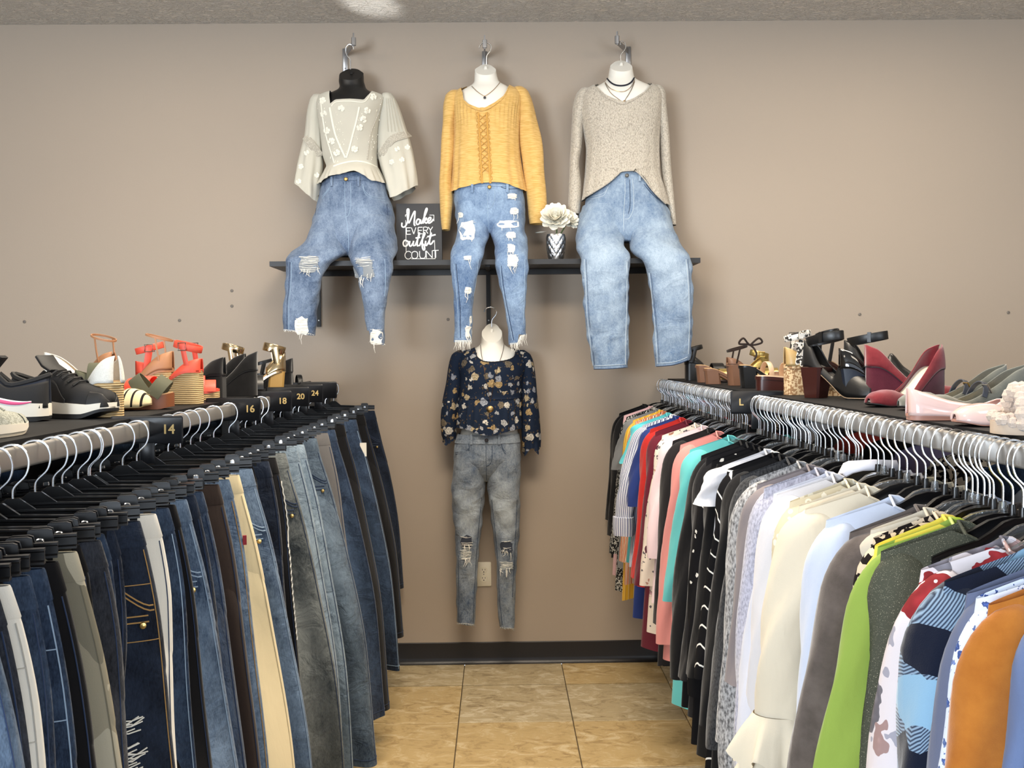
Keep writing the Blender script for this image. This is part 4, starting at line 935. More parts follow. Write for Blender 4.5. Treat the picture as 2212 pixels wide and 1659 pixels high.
for (cx, cy, w_, h_, Z, fr) in ((1008, 1170, 26, 26, LD[0], 4), (1006, 1198, 24, 22, LD[0], 6), (1094, 1182, 26, 26, LD[1], 4), (1094, 1222, 28, 18, LD[1], 6)): rip(Z, jD, cx, cy, w_, h_, cy in (1170, 1182), fringe=fr, base=None if cy in (1170, 1182) else cotton('grey_fray', (150, 156, 158)))
hem_fray(LD[0], jD, [(988, 1349), (1008, 1349), (1026, 1352)], 30, .004, .012, cotton('grey_thread', (170, 172, 170))); hem_fray(LD[1], jD, [(1081, 1357), (1111, 1360)], 22, .004, .012, cotton('grey_thread', (170, 172, 170)))
def sm01(a, b, x): x = min(1, max(0, (x-a)/(b-a))); return x*x*(3-2*x)
# ================================================================ the two clothes racks
XRL, ZR = 0.757, 1.336                 # rail distance from the aisle's middle, height of its top
YN = -4.86 + 0.80                      # near end of the racks
ZSH = 1.340                            # top of the shoe shelf
SHB = plain('black_laminate', (20, 20, 22), .65, 0, .2)
RAILM = plain('satin_rail', (176, 172, 166), .38, .75)
def rack(s, label):
    root = thing('clothes_rack', label, 'clothes rack', (s*1.03, YN/2, 0))
    L = abs(YN) - .03; yc = YN/2
    for X in (s*XRL, s*1.30):
        r = build('hang_rail', MB().rbox((X, yc, ZR-.018), (.013, L, .036), .005, 1), RAILM, root, True)
    build('shelf_board', MB().box((s*1.03, yc, ZSH-.010), (.476, L, .020)), SHB, root, True, smooth=False)
    for Y in (-.06, -1.80, YN+.06):
        for X in (s*.80, s*1.26):
            build('upright', MB().rbox((X, Y, (ZSH-.02)/2), (.034, .034, ZSH-.021), .004), MATTE, root, True)
            build('rail_arm', MB().box(((X + (s*XRL if abs(X) < 1 else s*1.30))/2, Y, ZR-.045), (abs(X)*0+.06, .02, .02)), MATTE, root, True, smooth=False)
        build('foot', MB().rbox((s*1.03, Y, .02), (.56, .05, .04), .006), MATTE, root, True)
    return root
rack(-1, 'black gondola rack on the jeans side with a shoe shelf on top')
rack(1, 'black gondola rack on the shirts side with a shoe shelf on top')

# ---- hangers (local: origin on top of the rail, +x to the aisle)
CLEAR = NT('clear_plastic'); CLEAR = CLEAR.out((.92, .96, 1.0), .05, 0, .5, Transmission_Weight=.92, IOR=1.35)
def hook_pts(): return poly_curve([(0, 0, -.092), (0, 0, -.070), (.004, 0, -.060), (.019, 0, -.044), (.0235, 0, -.022), (.016, 0, -.003), (0, 0, .0035), (-.016, 0, -.003), (-.0225, 0, -.020), (-.0215, 0, -.030)], 4)
ME_HOOKL = MB().tube([(0, 0, -.114)] + hook_pts()[1:], .0019, 6).mesh('hook', CHROME)
ME_HOOK = MB().tube(hook_pts(), .0019, 6).mesh('hook', CHROME)
def arm_mesh(mat, clear=False):
    b = MB(); prof = [(-.190, -.160), (-.16, -.150), (-.10, -.136), (-.075, -.124), (-.05, -.110), (-.03, -.105), (0, -.104), (.03, -.105), (.05, -.110), (.075, -.124), (.10, -.136), (.16, -.150), (.190, -.160)]
    for y0, y1, h in ((-.0045, .0045, 1.0),):
        rings = []
        for x, z in prof:
            hh = (.020 if abs(x) < .18 else .012)
            rings.append([(x, y0, z), (x, y1, z), (x, y1*.55, z-.004), (x, y1*.55, z-hh+.004), (x, y1, z-hh), (x, y0, z-hh), (x, y0*.55, z-hh+.004), (x, y0*.55, z-.004)])
        b.loft(rings)
    return b.mesh('arm', mat, 30)
def collar_mesh(mat): return MB().lathe([(.0001, -.118), (.010, -.118), (.007, -.104), (.0055, -.092), (.0001, -.092)], (0, 0, 0), 10).mesh('neck', mat)
ME_ARM, ME_ARMC = arm_mesh(BLACK), arm_mesh(CLEAR)
ME_ARMS = arm_mesh(BLACK); ME_ARMCS = arm_mesh(CLEAR)
for m_ in (ME_ARMS, ME_ARMCS):
    for v_ in m_.vertices: v_.co.x *= .72
ME_NECK, ME_NECKC = collar_mesh(BLACK), collar_mesh(CLEAR)
def bar_mesh():
    b = MB(); rings = []
    for x in (-.185, -.10, -.02, .02, .10, .185):
        h = .010 if abs(x) > .05 else .014; z = -.112
        rings.append([(x, -.006, z+h), (x, .006, z+h), (x, .006, z+h-.003), (x, .0022, z+h-.005), (x, .0022, z-h+.005), (x, .006, z-h+.003), (x, .006, z-h), (x, -.006, z-h), (x, -.006, z-h+.003), (x, -.0022, z-h+.005), (x, -.0022, z+h-.005), (x, -.006, z+h-.003)])
    b.loft(rings); return b.mesh('bar', BLACK, 30)
ME_BAR = bar_mesh()
ME_TRI = MB().loft([[(-.034, -.004, -.100), (.034, -.004, -.100), (.034, .004, -.100), (-.034, .004, -.100)], [(-.009, -.005, -.080), (.009, -.005, -.080), (.009, .005, -.080), (-.009, .005, -.080)]]).mesh('neck', BLACK, 30)
def clip_mesh():
    b = MB()
    for y in (-.009, .006):
        rings = []
        for z, w_, yo in ((-.092, .010, 0), (-.094, .015, 0), (-.104, .017, -.002 if y < 0 else .002), (-.120, .016, -.001 if y < 0 else .001), (-.140, .015, 0), (-.152, .014, .002 if y < 0 else -.002), (-.154, .011, .002 if y < 0 else -.002)):
            rings.append([(-w_, y-.003+yo, z), (w_, y-.003+yo, z), (w_, y+.003+yo, z), (-w_, y+.003+yo, z)])
        b.loft(rings)
    return b.mesh('clip', BLACK, 35)
ME_CLIP = clip_mesh()
ME_SPR = MB().rbox((0, -.0150, -.116), (.011, .004, .024), .004, 1).mesh('spring', CHROME)
def mobj(name, me, parent, loc=(0, 0, 0)):
    o = bpy.data.objects.new(name, me); COL.objects.link(o); o.parent = parent; o.location = loc; return o
def hanger(kind, s, Y, rot, label, group, X=XRL, dz=0.0, bare=False):
    """kind: top / clear / clip"""
    t = thing({'top': 'clothes_hanger', 'clear': 'clothes_hanger', 'clip': 'clip_hanger'}[kind], label, 'hanger', (s*X, Y, ZR+dz), 0, group)
    t.rotation_euler = (0, 0, (0 if s < 0 else PI) + rot)
    mobj('hook', ME_HOOK if kind == 'clip' else ME_HOOKL, t)
    if kind == 'clip':
        mobj('bar', ME_BAR, t); mobj('neck', ME_TRI, t)
        for x in (-.14, .14):
            c = mobj('clip', ME_CLIP, t, (x, 0, 0))
            sp2 = mobj('spring', ME_SPR, c)
            if s > 0: sp2.rotation_euler = (0, 0, PI)
    else:
        mobj('arm', (ME_ARMCS if bare else ME_ARMC) if kind == 'clear' else (ME_ARMS if bare else ME_ARM), t); mobj('neck', ME_NECKC if kind == 'clear' else ME_NECK, t)
    return t

# ---- trousers
class Leg:
    def __init__(s, xl, xr, th, A, k, ph, tw=0.0):
        s.xl, s.xr, s.th, s.A, s.k, s.ph, s.tw = xl, xr, th, A, k, ph, tw
    def pt(s, th, z, ex=2.6, off=0.0):
        xl, xr, t = s.xl(z), s.xr(z), s.th(z); a = (xr-xl)/2; e = 2/ex
        c, d = math.cos(th), math.sin(th)
        x = (xl+xr)/2 + (a+off)*math.copysign(abs(c)**e, c)
        u = (x-xl)/(xr-xl)
        y = (t+off)*math.copysign(abs(d)**e, d) + s.A(z)*math.sin(s.k*u*PI + s.ph + 2.2*z) + s.A(z)*.5*math.sin(9*z + s.ph*2 + 2*u)
        return Vector((x, y, z))
def trousers(s, d, label, mat, w0=.19, flare=.115, L=.86, th=.034, rot=14, hx=0.0, seed=0, seammat=None, waistmat=None, rise=.22, legw=.185, X=XRL, extras=(), group='trousers on the jeans rack', taper=0.0):
    rn = random.Random(seed*17+3); r = math.radians(rot)
    Y = CAM.y + d - w0*math.sin(r)*1.0
    Y = min(Y, -.075)
    t = thing('trousers', label, 'trousers', (s*X, Y, ZR-.125-L), 0, group)
    t.rotation_euler = (0, 0, (0 if s < 0 else PI) + (r if s < 0 else -r))
    zo = .125 + L                     # local z of the rail top
    zw = zo - .128; ZB = 0.0
    ph = rn.uniform(0, 6)
    out = spline([ZB, L*.35, L*.65, zw-.16, zw-.05, zw], [w0+flare-taper, w0+flare*.85-taper*.4, w0+flare*.52, w0+flare*.16+.012, w0+.006, w0-.006])
    inn = spline([ZB, L*.5, zw-rise, zw], [-w0*.55+flare*.5, -w0*.9+flare*.2, -w0-.012, -w0+.006])
    mid = spline([ZB, L*.5, zw-rise, zw], [(w0*.25+flare*.75), .03+flare*.3, .0, 0])
    lw = spline([ZB, L*.5, zw-rise], [legw*.95, legw, w0+.01])
    wav = spline([ZB, L*.6, zw-.2, zw-.06, zw], [.026, .020, .012, .006, .0])
    thf = spline([ZB, L*.4, zw-.2, zw-.05, zw], [th*.85, th, th*.9, th*.62, .015])
    zr = zw-rise
    hip = Leg(inn, lambda z: out(z) - .03*(1-sm01(zr-.16, zr-.01, z)), lambda z: thf(z)*(.62+.38*sm01(zr-.16, zr-.01, z)), wav, 2.0, ph)
    legO = Leg(lambda z: out(z)-lw(z), lambda z: out(z)-.001-.014*sm01(zr-.04, zr+.09, z), lambda z: thf(z)*(1-.5*sm01(zr-.05, zr+.09, z)), wav, 2.0, ph)
    legI = Leg(lambda z: inn(z)+.001, lambda z: inn(z)+lw(z), lambda z: thf(z)*(.9-.4*sm01(zr-.05, zr+.09, z)), wav, 2.6, ph+1.5)
    mb = MB(); nc, nr = 40, 14
    fadef = lambda th_, z: .34 + .44*abs(math.sin(th_))**2*math.exp(-((z-L*.55)/(L*.28))**2) + .10*abs(math.cos(th_))**12 + .12*math.sin(50*z+4*th_)*(1 if abs(z-L*.75) < .1 else .3)
    def fillL(leg, z0, z1, nr, cap0, cap1):
        b0 = len(mb.v); rings = []
        for i in range(nr+1):
            z = z0+(z1-z0)*i/nr; rings.append([leg.pt(2*PI*j/nc, z) for j in range(nc)])
            for j in range(nc): mb.fade[b0+i*nc+j] = fadef(2*PI*j/nc, z)
        mb.loft(rings, cap0, cap1)
    fillL(hip, zr-.16, zw, 16, True, False); fillL(legO, ZB, zr+.09, 36, False, True); fillL(legI, ZB+.01, zr+.09, 30, False, True)
    body = build('legs', mb, mat, t, angle=60)
    # waistband with its rim
    wm = waistmat or mat; W = MB(); rings = []
    for z, o in ((zw-.040, .0002), (zw-.038, .0012), (zw-.003, .0014), (zw+.0005, .0006), (zw, -.0016), (zw-.03, -.003)): rings.append([hip.pt(2*PI*j/nc, min(z, zw), off=o) + Vector((0, 0, max(0, z-zw))) for j in range(nc)])
    W.loft(rings, False, False); wb = build('waistband', W, wm, t)
    sm = seammat or DKS
    # outseam, hem, belt loops
    P = [legO.pt(-.42, z, off=.0008) for z in np.linspace(ZB+.01, zr-.06, 26)] + [hip.pt(-.30, z, off=.0008) for z in np.linspace(zr-.01, zw-.045, 8)]
    build('outseam', MB().tube(P, .0011, 4), sm, t)
    P = [legO.pt(2*PI*j/nc, ZB+.022, off=.0006) for j in range(nc)]; build('hem_seam', MB().tube(P, .0010, 4, True), sm, t)
    for a in (-.85, -1.6, -2.4):
        p = [hip.pt(a, z, off=.005) for z in (zw+0, zw-.022, zw-.046)]; build('belt_loop', MB().strap(p, .011, .003, lambda q: (math.cos(a), math.sin(a), 0)), wm, t)
    for kind in extras:
        if kind == 'pocket':
            for o in (0, .008):
                P = [hip.pt(a, zw-.05-o-.085*math.sin((a+1.5)/1.1*PI/2)**2 if a > -1.5 else zw-.05, off=.001) for a in np.linspace(-1.45, -.35, 12)]; build('pocket_seam', MB().tube(P, .0014, 4), sm, t)
            P = [hip.pt(-.9, z, off=.001) for z in np.linspace(zw-.05, zw-rise+.0, 8)]; build('pocket_seam', MB().tube(P, .0014, 4), sm, t)
            c = hip.pt(-.62, zw-.165, off=.002); build('rivet', MB().lathe([(.0001, 0), (.006, 0), (.005, -.003), (.0001, -.004)], c, 10, 'Y'), plain('brass', (190, 160, 100), .3, 1), t)
            for o in (0, .01):
                P = [hip.pt(a, zw-.15-o, off=.001) for a in np.linspace(-1.9, -.5, 10)]; build('pocket_seam', MB().tube(P, .0014, 4), sm, t)
        if kind == 'tag':
            c = hip.pt(-.28, zw-.11, off=.004); build('price_tag', MB().box(c+Vector((0, -.002, -.01)), (.026, .002, .055)), plain('white_card', (232, 228, 216), .7), t, smooth=False)
        if kind == 'redtab':
            c = hip.pt(-.06, zw-.13, off=.004); build('red_tab', MB().box(c, (.008, .006, .02)), plain('red_label', (150, 30, 44), .7), t, smooth=False)
        if kind == 'rip':
            R0 = MB(); rn2 = random.Random(4); zc = L*.66
            for i in range(26):
                z = zc + rn2.uniform(-.05, .05); a0 = -1.5+rn2.uniform(-.15, .1); p0, p1 = legO.pt(a0, z, off=.002), legO.pt(a0+.35, z+rn2.uniform(-.006, .006), off=.002)
                R0.tube([p0, (p0+p1)/2+Vector((0, -.004, -.006*rn2.random())), p1], .0012, 4)
            build('rip', R0, THR, t)
        if kind == 'lace':
            P = [legO.pt(-.25 + .1*(i % 2), z, off=.002) for i, z in enumerate(np.linspace(L*.5, zw-rise, 30))] + [hip.pt(-.2+.08*(i % 2), z, off=.002) for i, z in enumerate(np.linspace(zw-rise+.03, zw-.06, 14))]
            build('side_lacing', MB().tube(P, .0020, 4), cotton('white_lace_cord', (226, 222, 212)), t)
        if kind == 'cuffseam':
            for zz in (zw-.10, zw-.19):
                P = [hip.pt(a, zz, off=.001) for a in np.linspace(-1.8, -.3, 14)]; build('yoke_seam', MB().tube(P, .0009, 4), sm, t)
        if kind == 'camo': pass
    return t, r
def camo_mat():
    t = NT('grey_camo_twill'); a = t.ramp(t.noise(9, 2, .4, t.coord((1, 1, .6))), ((.46, lin(146, 140, 122)), (.47, lin(172, 166, 148))), 'CONSTANT')
    b = t.ramp(t.noise(11, 2, .4, t.coord((1, 1, .6), loc=(3, 5, 1))), ((.58, (0, 0, 0)), (.59, (1, 1, 1))), 'CONSTANT')
    t.bump(t.noise(600, 2), .2, .001); return t.out(t.mix(b, a, lin(118, 114, 100)), .9, 0, .15)
N1 = denim('deep_navy_denim', (12, 16, 26), (42, 52, 70), 0, .8, 2); N2 = denim('indigo_denim', (22, 31, 48), (66, 84, 110), 0, .9, 5)
N3 = denim('worn_blue_denim', (40, 56, 80), (112, 132, 156), .04, 1.0, 7); N4 = denim('pale_blue_denim', (80, 98, 116), (150, 166, 178), .06, .9, 8)
N5 = denim('grey_denim', (54, 60, 64), (122, 126, 124), .02, 1, 11); N6 = denim('smoky_blue_denim', (40, 52, 68), (102, 118, 134), .02, 1, 15)
BKT = cotton('black_twill', (16, 16, 19), .15); CRM = cotton('cream_chino', (222, 204, 164), .05); WHT = cotton('white_denim', (232, 228, 218), .04)
BRN = cotton('dark_brown_ponte', (46, 36, 32), .12); GRT = cotton('grey_ponte', (104, 102, 102), .1); CHB = denim('charcoal_denim', (24, 26, 32), (64, 68, 78), 0, .9, 21)
CAMO = camo_mat(); GST = cotton('gold_stitch', (176, 138, 84))
PN = [  # aisle-edge px at the waist -> depth, look
 (812, 'very dark navy jeans hung last against the wall', N1, dict(L=.83, flare=.12, rot=8, extras=('pocket',), seammat=cotton('navy_seam', (52, 62, 84)))),
 (790, 'black slim trousers next to the last navy jeans', BKT, dict(L=.95, flare=.15, rot=8)),
 (773, 'indigo jeans with a white price tag hanging from the pocket', N2, dict(L=1.02, flare=.155, rot=10, extras=('tag',), seammat=DAs)),
 (748, 'plain black trousers between two indigo jeans', BKT, dict(L=1.07, flare=.15, rot=12)),
 (728, 'dark indigo jeans with turned hem beside the grey trousers', N2, dict(L=1.03, flare=.16, rot=12)),
 (713, 'smooth grey trousers with a wide plain waist', GRT, dict(L=1.06, flare=.10, rot=12)),
 (690, 'smoky blue bootcut jeans with a light front', N6, dict(L=1.05, flare=.17, rot=14, extras=('pocket',))),
 (662, 'pale blue jeans, far one of the two palest', N4, dict(L=1.05, flare=.13, rot=12)),
 (648, 'pale blue jeans, near one of the two palest', N4, dict(L=1.0, flare=.12, rot=14)),
 (624, 'grey washed flared jeans beside the pale blue pair', N5, dict(L=1.05, flare=.15, rot=14, extras=('pocket',))),
 (603, 'black trousers laced with white cord down the side', BKT, dict(L=.95, flare=.06, rot=14, extras=('lace',))),
 (588, 'navy jeans squeezed behind the wide worn-blue pair', N1, dict(L=.95, flare=.06, rot=14)),
 (555, 'wide worn-blue flared jeans beside the cream chinos', N3, dict(L=1.05, flare=.14, rot=17, th=.045, extras=('pocket',), seammat=DAs)),
 (527, 'cream chinos between blue jeans', CRM, dict(L=1.0, flare=.125, rot=16, seammat=cotton('cream_seam', (200, 182, 144)))),
 (506, 'worn-blue jeans with a small red tab at the seam', N3, dict(L=.98, flare=.08, rot=16, extras=('redtab',), seammat=GST)),
 (484, 'dark brown stretch trousers beside indigo jeans', BRN, dict(L=.98, flare=.085, rot=16)),
 (452, 'indigo jeans beside the brown trousers', N2, dict(L=1.0, flare=.09, rot=18)),
 (436, 'navy jeans with a folded-over waist', N1, dict(L=.95, flare=.075, rot=18)),
 (418, 'faded blue straight jeans with worn front pocket', N3, dict(L=1.05, flare=.115, rot=18, th=.044, extras=('pocket',), seammat=DAs)),
 (394, 'black trousers behind the faded straight jeans', BKT, dict(L=1.0, flare=.075, rot=18)),
 (380, 'indigo jeans with bare belt loops beside the narrow white pair', N2, dict(L=.95, flare=.05, rot=18, seammat=DAs)),
 (353, 'narrow white trousers showing as a thin strip', WHT, dict(L=.95, flare=.035, rot=18)),
 (322, 'dark indigo jeans with heavy gold stitching and a torn thigh', N1, dict(L=1.05, flare=.075, rot=20, th=.04, extras=('pocket', 'rip', 'cuffseam'), seammat=GST)),
 (236, 'charcoal jeans half hidden behind the camouflage trousers', CHB, dict(L=.95, flare=.05, rot=18)),
 (186, 'grey camouflage twill trousers with an open waist', CAMO, dict(L=1.05, flare=.105, rot=18, th=.036, seammat=cotton('camo_seam', (120, 114, 96)))),
 (143, 'black trousers beside the camouflage pair', BKT, dict(L=1.0, flare=.085, rot=16)),
 (112, 'indigo high-waist jeans with three cross seams', N2, dict(L=1.0, flare=.07, rot=14, extras=('cuffseam',), seammat=DAs)),
 (80, 'indigo jeans with a plain rolled waist near the white pair', N2, dict(L=.95, flare=.045, rot=14)),
 (36, 'white jeans nearest the camera', WHT, dict(L=.98, flare=.06, rot=12, seammat=cotton('white_seam', (190, 186, 178)), extras=('cuffseam',))),
 (8, 'charcoal jeans tucked behind the nearest blue pair', CHB, dict(L=.95, flare=.075, rot=12)),
 (-22, 'worn-blue straight jeans nearest the camera', N3, dict(L=.98, flare=.085, rot=12, th=.04)),
]
prev = 4.95
for i, (px, label, mat, kw) in enumerate(PN):
    d = .567*F/(1078-px); kw = dict(kw); gap = prev - d
    kw['th'] = kw.get('th', min(.040, max(.016, gap*.42))); prev = d
    t, r = trousers(-1, d, label, mat, seed=i, **kw)
    hanger('clip', -1, t.location.y, r, 'black clip hanger carrying the ' + ' '.join(label.split()[:6]), 'clip hangers on the jeans rail')
# fillers set back in the wide gaps, and the hangers on the far side
fill = [(4.55, BKT), (3.95, N1), (3.34, N1), (3.13, BKT), (2.50, BKT), (1.95, BKT), (1.60, N1), (1.56, N2), (1.47, BKT), (1.24, BKT)]
for i, (d, m) in enumerate(fill):
    nb = min(PN, key=lambda q: abs(.567*F/(1078-q[0])-d))[1]; nb = ' '.join(nb.split()[:7])
    t, r = trousers(-1, d, 'dark trousers pushed back beside the ' + nb, m, seed=50+i, flare=.0, w0=.17, L=.95, th=.018, rot=14, group='dark trousers pushed back on the jeans rail')
    hanger('clip', -1, t.location.y, r, 'black clip hanger pushed back beside the ' + nb, 'pushed-back clip hangers')
for i in range(14):
    d = 1.5 + i*.235; m = (N2, BKT, N1, N6)[i % 4]; r = math.radians(rnd.uniform(-6, 6))
    t, r = trousers(1, d, ('indigo', 'black', 'navy', 'smoky blue')[i % 4] + ' trousers on the far side of the jeans rack, ' + ('nearest', 'second', 'third', 'farthest')[i // 4] + ' of its colour', m, seed=80+i, flare=.02, L=.9, th=.03, rot=0, X=-1.30, group='trousers on the far side of the jeans rack')
    hanger('clip', 1, t.location.y, 0, 'black clip hanger on the far side of the jeans rack', 'far-side clip hangers', X=-1.30)

# ---- shirts
def top_garment(s, d, name, label, cat, mat, L=.66, sl='long', w=.20, hem=.235, th=.028, lean=.02, rot=0, seed=0, sm=None, slen=.55, sout=.055, srad=.047, collar=None, cuff=None, extras=(), X=XRL, group=None, zdrop=0.0, sback=False):
    rn = random.Random(seed*13+1); Y = min(CAM.y + d, -.06)
    t = thing(name, label, cat, (s*X, Y, ZR-.12-L-zdrop), 0, group); t.rotation_euler = (0, 0, (0 if s < 0 else PI) + math.radians(rot))
    zo = L + .12 + zdrop
    def sh(x): x = abs(x); return zo - float(np.interp(x, [0, .045, .07, .10, .16, .205, .24], [.110, .102, .105, .120, .140, .155, .19]))
    def shn(x, front): return sh(x) - (float(np.interp(abs(x), [0, .055, .085, .105], [.062, .048, .018, 0])) if front else float(np.interp(abs(x), [0, .055, .085], [.030, .024, 0])))
    ph = rn.uniform(0, 6); nc, nr = 56, 22; e = 2/2.6; rings = []
    fold = lambda x, u: (.010+.016*u)*math.sin(21*x+ph+1.5*u) + .006*u*math.sin(47*x+2*ph)
    for i in range(nr+1):
        u = i/nr; ring = []
        for j in range(nc):
            a = 2*PI*j/nc; c, q = math.cos(a), math.sin(a); cc = math.copysign(abs(c)**e, c); qq = math.copysign(abs(q)**e, q)
            xt = cc*w; xb = cc*hem + lean; k = u**.8
            x = xt+(xb-xt)*k; zt = shn(xt, q < 0) if s < 0 else shn(xt, q > 0); zb = .012*math.sin(3*xt/w+ph)
            z = zt + (zb-zt)*u
            y = qq*(.012 + (th-.012)*min(1, u*3.2)) + fold(x, u)*min(1, u*3)*min(1, th/.03)
            ring.append((x, y, z))
        rings.append(ring)
    body = MB(); body.fade = {i*nc+j: (j/nc+.5) % 1.0 for i in range(nr+1) for j in range(nc)}; body.loft(rings, False, False); build('body', body, mat, t, angle=70)
    sm = sm or mat
    if sl != 'none':
        for side in (1, -1):
            n2 = 24; m2 = 28; Lz = slen if side > 0 else slen*.95; rings = []
            f = 1.0 if sl in ('long', '3q') else .9
            for i in range(m2+1):
                u = (i/m2)**1.35
                x = side*(w-.030) + (side*sout+lean*.6)*u**.75 + .012*math.sin(5*u+ph)*u
                z = sh(w-.03) - .008 - Lz*u
                dome = math.sqrt(max(.01, 1-(1-min(1, u/.14))**2)); rx = srad*dome*(1-.28*u*f); ry = min(th+.012, srad*.8)*dome*(1-.15*u)
                y0 = -.010*u*(1 if side > 0 else -1) + .012*math.sin(4*u+2*ph)*min(1, th/.03)
                ring = []
                for j in range(n2):
                    a = 2*PI*j/n2; wv = 1 + .10*math.sin(3*a+9*u+ph)*min(1, u*3) + .05*math.sin(5*a+17*u)
                    ring.append((x + rx*math.cos(a)*wv, y0 + ry*math.sin(a)*wv, z))
                rings.append(ring)
            b = MB(); b.fade = {i*n2+j: ((j/n2+.5) % 1.0)*(1 if side > 0 else -1)*.5 for i in range(m2+1) for j in range(n2)}; b.loft(rings, True, False); so_ = build('sleeve', b, sm, t, angle=70)
            last = rings[-1]; cx = sum(p[0] for p in last)/n2; cy = sum(p[1] for p in last)/n2; cz = last[0][2]
            if cuff:
                cm, ch, cw = cuff; R2 = []
                for dz, k in ((.004, 1.0), (.002, cw), (-ch*.5, cw*1.03), (-ch, cw*.96), (-ch, .85)): R2.append([(cx+(p[0]-cx)*k, cy+(p[1]-cy)*k, cz+dz) for p in last])
                b = MB(); b.fade = {i*n2+j: ((j/n2+.5) % 1.0)*.5 for i in range(5) for j in range(n2)}; b.loft(R2, False, False); build('cuff', b, cm, so_)
            if 'ruffle' in extras:
                for tier in range(3):
                    R2 = []; nn = 60
                    for i in range(7):
                        u = i/6; ring = []
                        for j in range(nn):
                            a = 2*PI*j/nn; rr = 1.0 + .75*u**.7 + .28*u*math.sin(7*a+tier*1.3+.8*math.sin(2*a)) + .12*u*math.sin(15*a+tier)
                            ring.append((cx + .048*rr*math.cos(a), cy + .036*rr*math.sin(a), cz + .02 - tier*.062 - .085*u + .016*u*math.sin(7*a+tier*1.3+1)))
                        R2.append(ring)
                    b = MB(); b.loft(R2, False, False); build('ruffle', b, sm, so_, angle=80)
    # neckline
    cm = collar or mat; fs = -1 if s < 0 else 1
    P = [(x, fs*.0125, shn(x, True)+.001) for x in np.linspace(-.088, .088, 13)] + [(x, -fs*.0125, shn(x, False)+.001) for x in np.linspace(.088, -.088, 13)]
    build('neckband', MB().tube(P, .0026, 6, True), cm, t)
    if 'shirtcollar' in extras:
        b = MB()
        for side in (1, -1): b.loft([[(0, .016, zo-.085), (0, .020, zo-.118)], [(side*.05, .012, zo-.088), (side*.058, .016, zo-.118)], [(side*.05, -.018, zo-.096), (side*.068, -.024, zo-.135)], [(side*.012, -.026, zo-.118), (side*.03, -.030, zo-.155)]], closed=False)
        build('collar', b, cm, t, solid=.002)
    if 'buttons' in extras:
        for k in range(5): build('button', MB().lathe([(.0001, 0), (.006, 0), (.006, -.003), (.0001, -.003)], (lean*k/5, -th-.012, zo-.2-k*.1), 10, 'Y'), plain('shirt_button', (70, 70, 74), .4), t)
    if 'shoulderseam' in extras:
        P = []
        for j in np.linspace(-.9, .9, 12):
            x = w-.012; P.append((x - .03*(j*j-.5), (th+.006)*math.sin(j*1.2)*1.0, sh(w)-.10+.05*abs(j)))
        build('shoulder_seam', MB().tube(P, .0012, 4), plain('grey_seam', (150, 145, 138), .9), t)  # thin grey line along the shoulder seam
    if 'hemband' in extras:
        pass
    return t
ST = stripes
blk = cotton('black_knit', (17, 17, 20), .2); chv = heather('charcoal_knit', (34, 35, 38), (66, 67, 70)); 
GB = NT('glitter_olive_knit'); GB = GB.out(GB.mix(GB.ramp(GB.noise(900, 1), ((.66, (0, 0, 0)), (.74, (1, 1, 1)))), GB.mix(GB.noise(8, 3), lin(60, 63, 52), lin(78, 80, 68)), lin(190, 186, 160)), .85, 0, .3)
TD = NT('tie_dye_lime'); TD = TD.out(TD.ramp(TD.noise(9, 3), ((.38, lin(176, 196, 66)), (.5, lin(232, 238, 190)), (.62, lin(206, 220, 226)))), .9, 0, .15)
BW = NT('curved_white_stripe'); 
def curved_mat():
    t = NT('black_knit_white_curves'); sx = t.n('SeparateXYZ'); t.t.links.new(t.coord().outputs[0], sx.inputs[0])
    v = t.math('MULTIPLY_ADD', sx.outputs[2], 21, t.math('MULTIPLY', t.math('POWER', t.math('ABSOLUTE', t.math('MULTIPLY', sx.outputs[1], 22)), 1.5), .8))
    f = t.math('LESS_THAN', t.math('FRACT', v), .10); return t.out(t.mix(f, lin(15, 15, 18), lin(230, 228, 222)), .9, 0, .15)
bpy.data.materials.remove(BW.m)
LACEC = NT('cream_lace_mesh')
def lacec():
    t = LACEC; vo = t.n('TexVoronoi', Scale=46); t.t.links.new(t.coord().outputs[0], vo.inputs['Vector'])
    f = t.math('LESS_THAN', t.math('ABSOLUTE', t.math('SUBTRACT', vo.outputs['Distance'], .28)), .07)
    t.bump(f, .5, .002); return t.out(t.mix(f, lin(204, 193, 166), lin(232, 226, 208)), .9, 0, .1)
LACEC = lacec()
TG = 'shirts on the hanging rail'
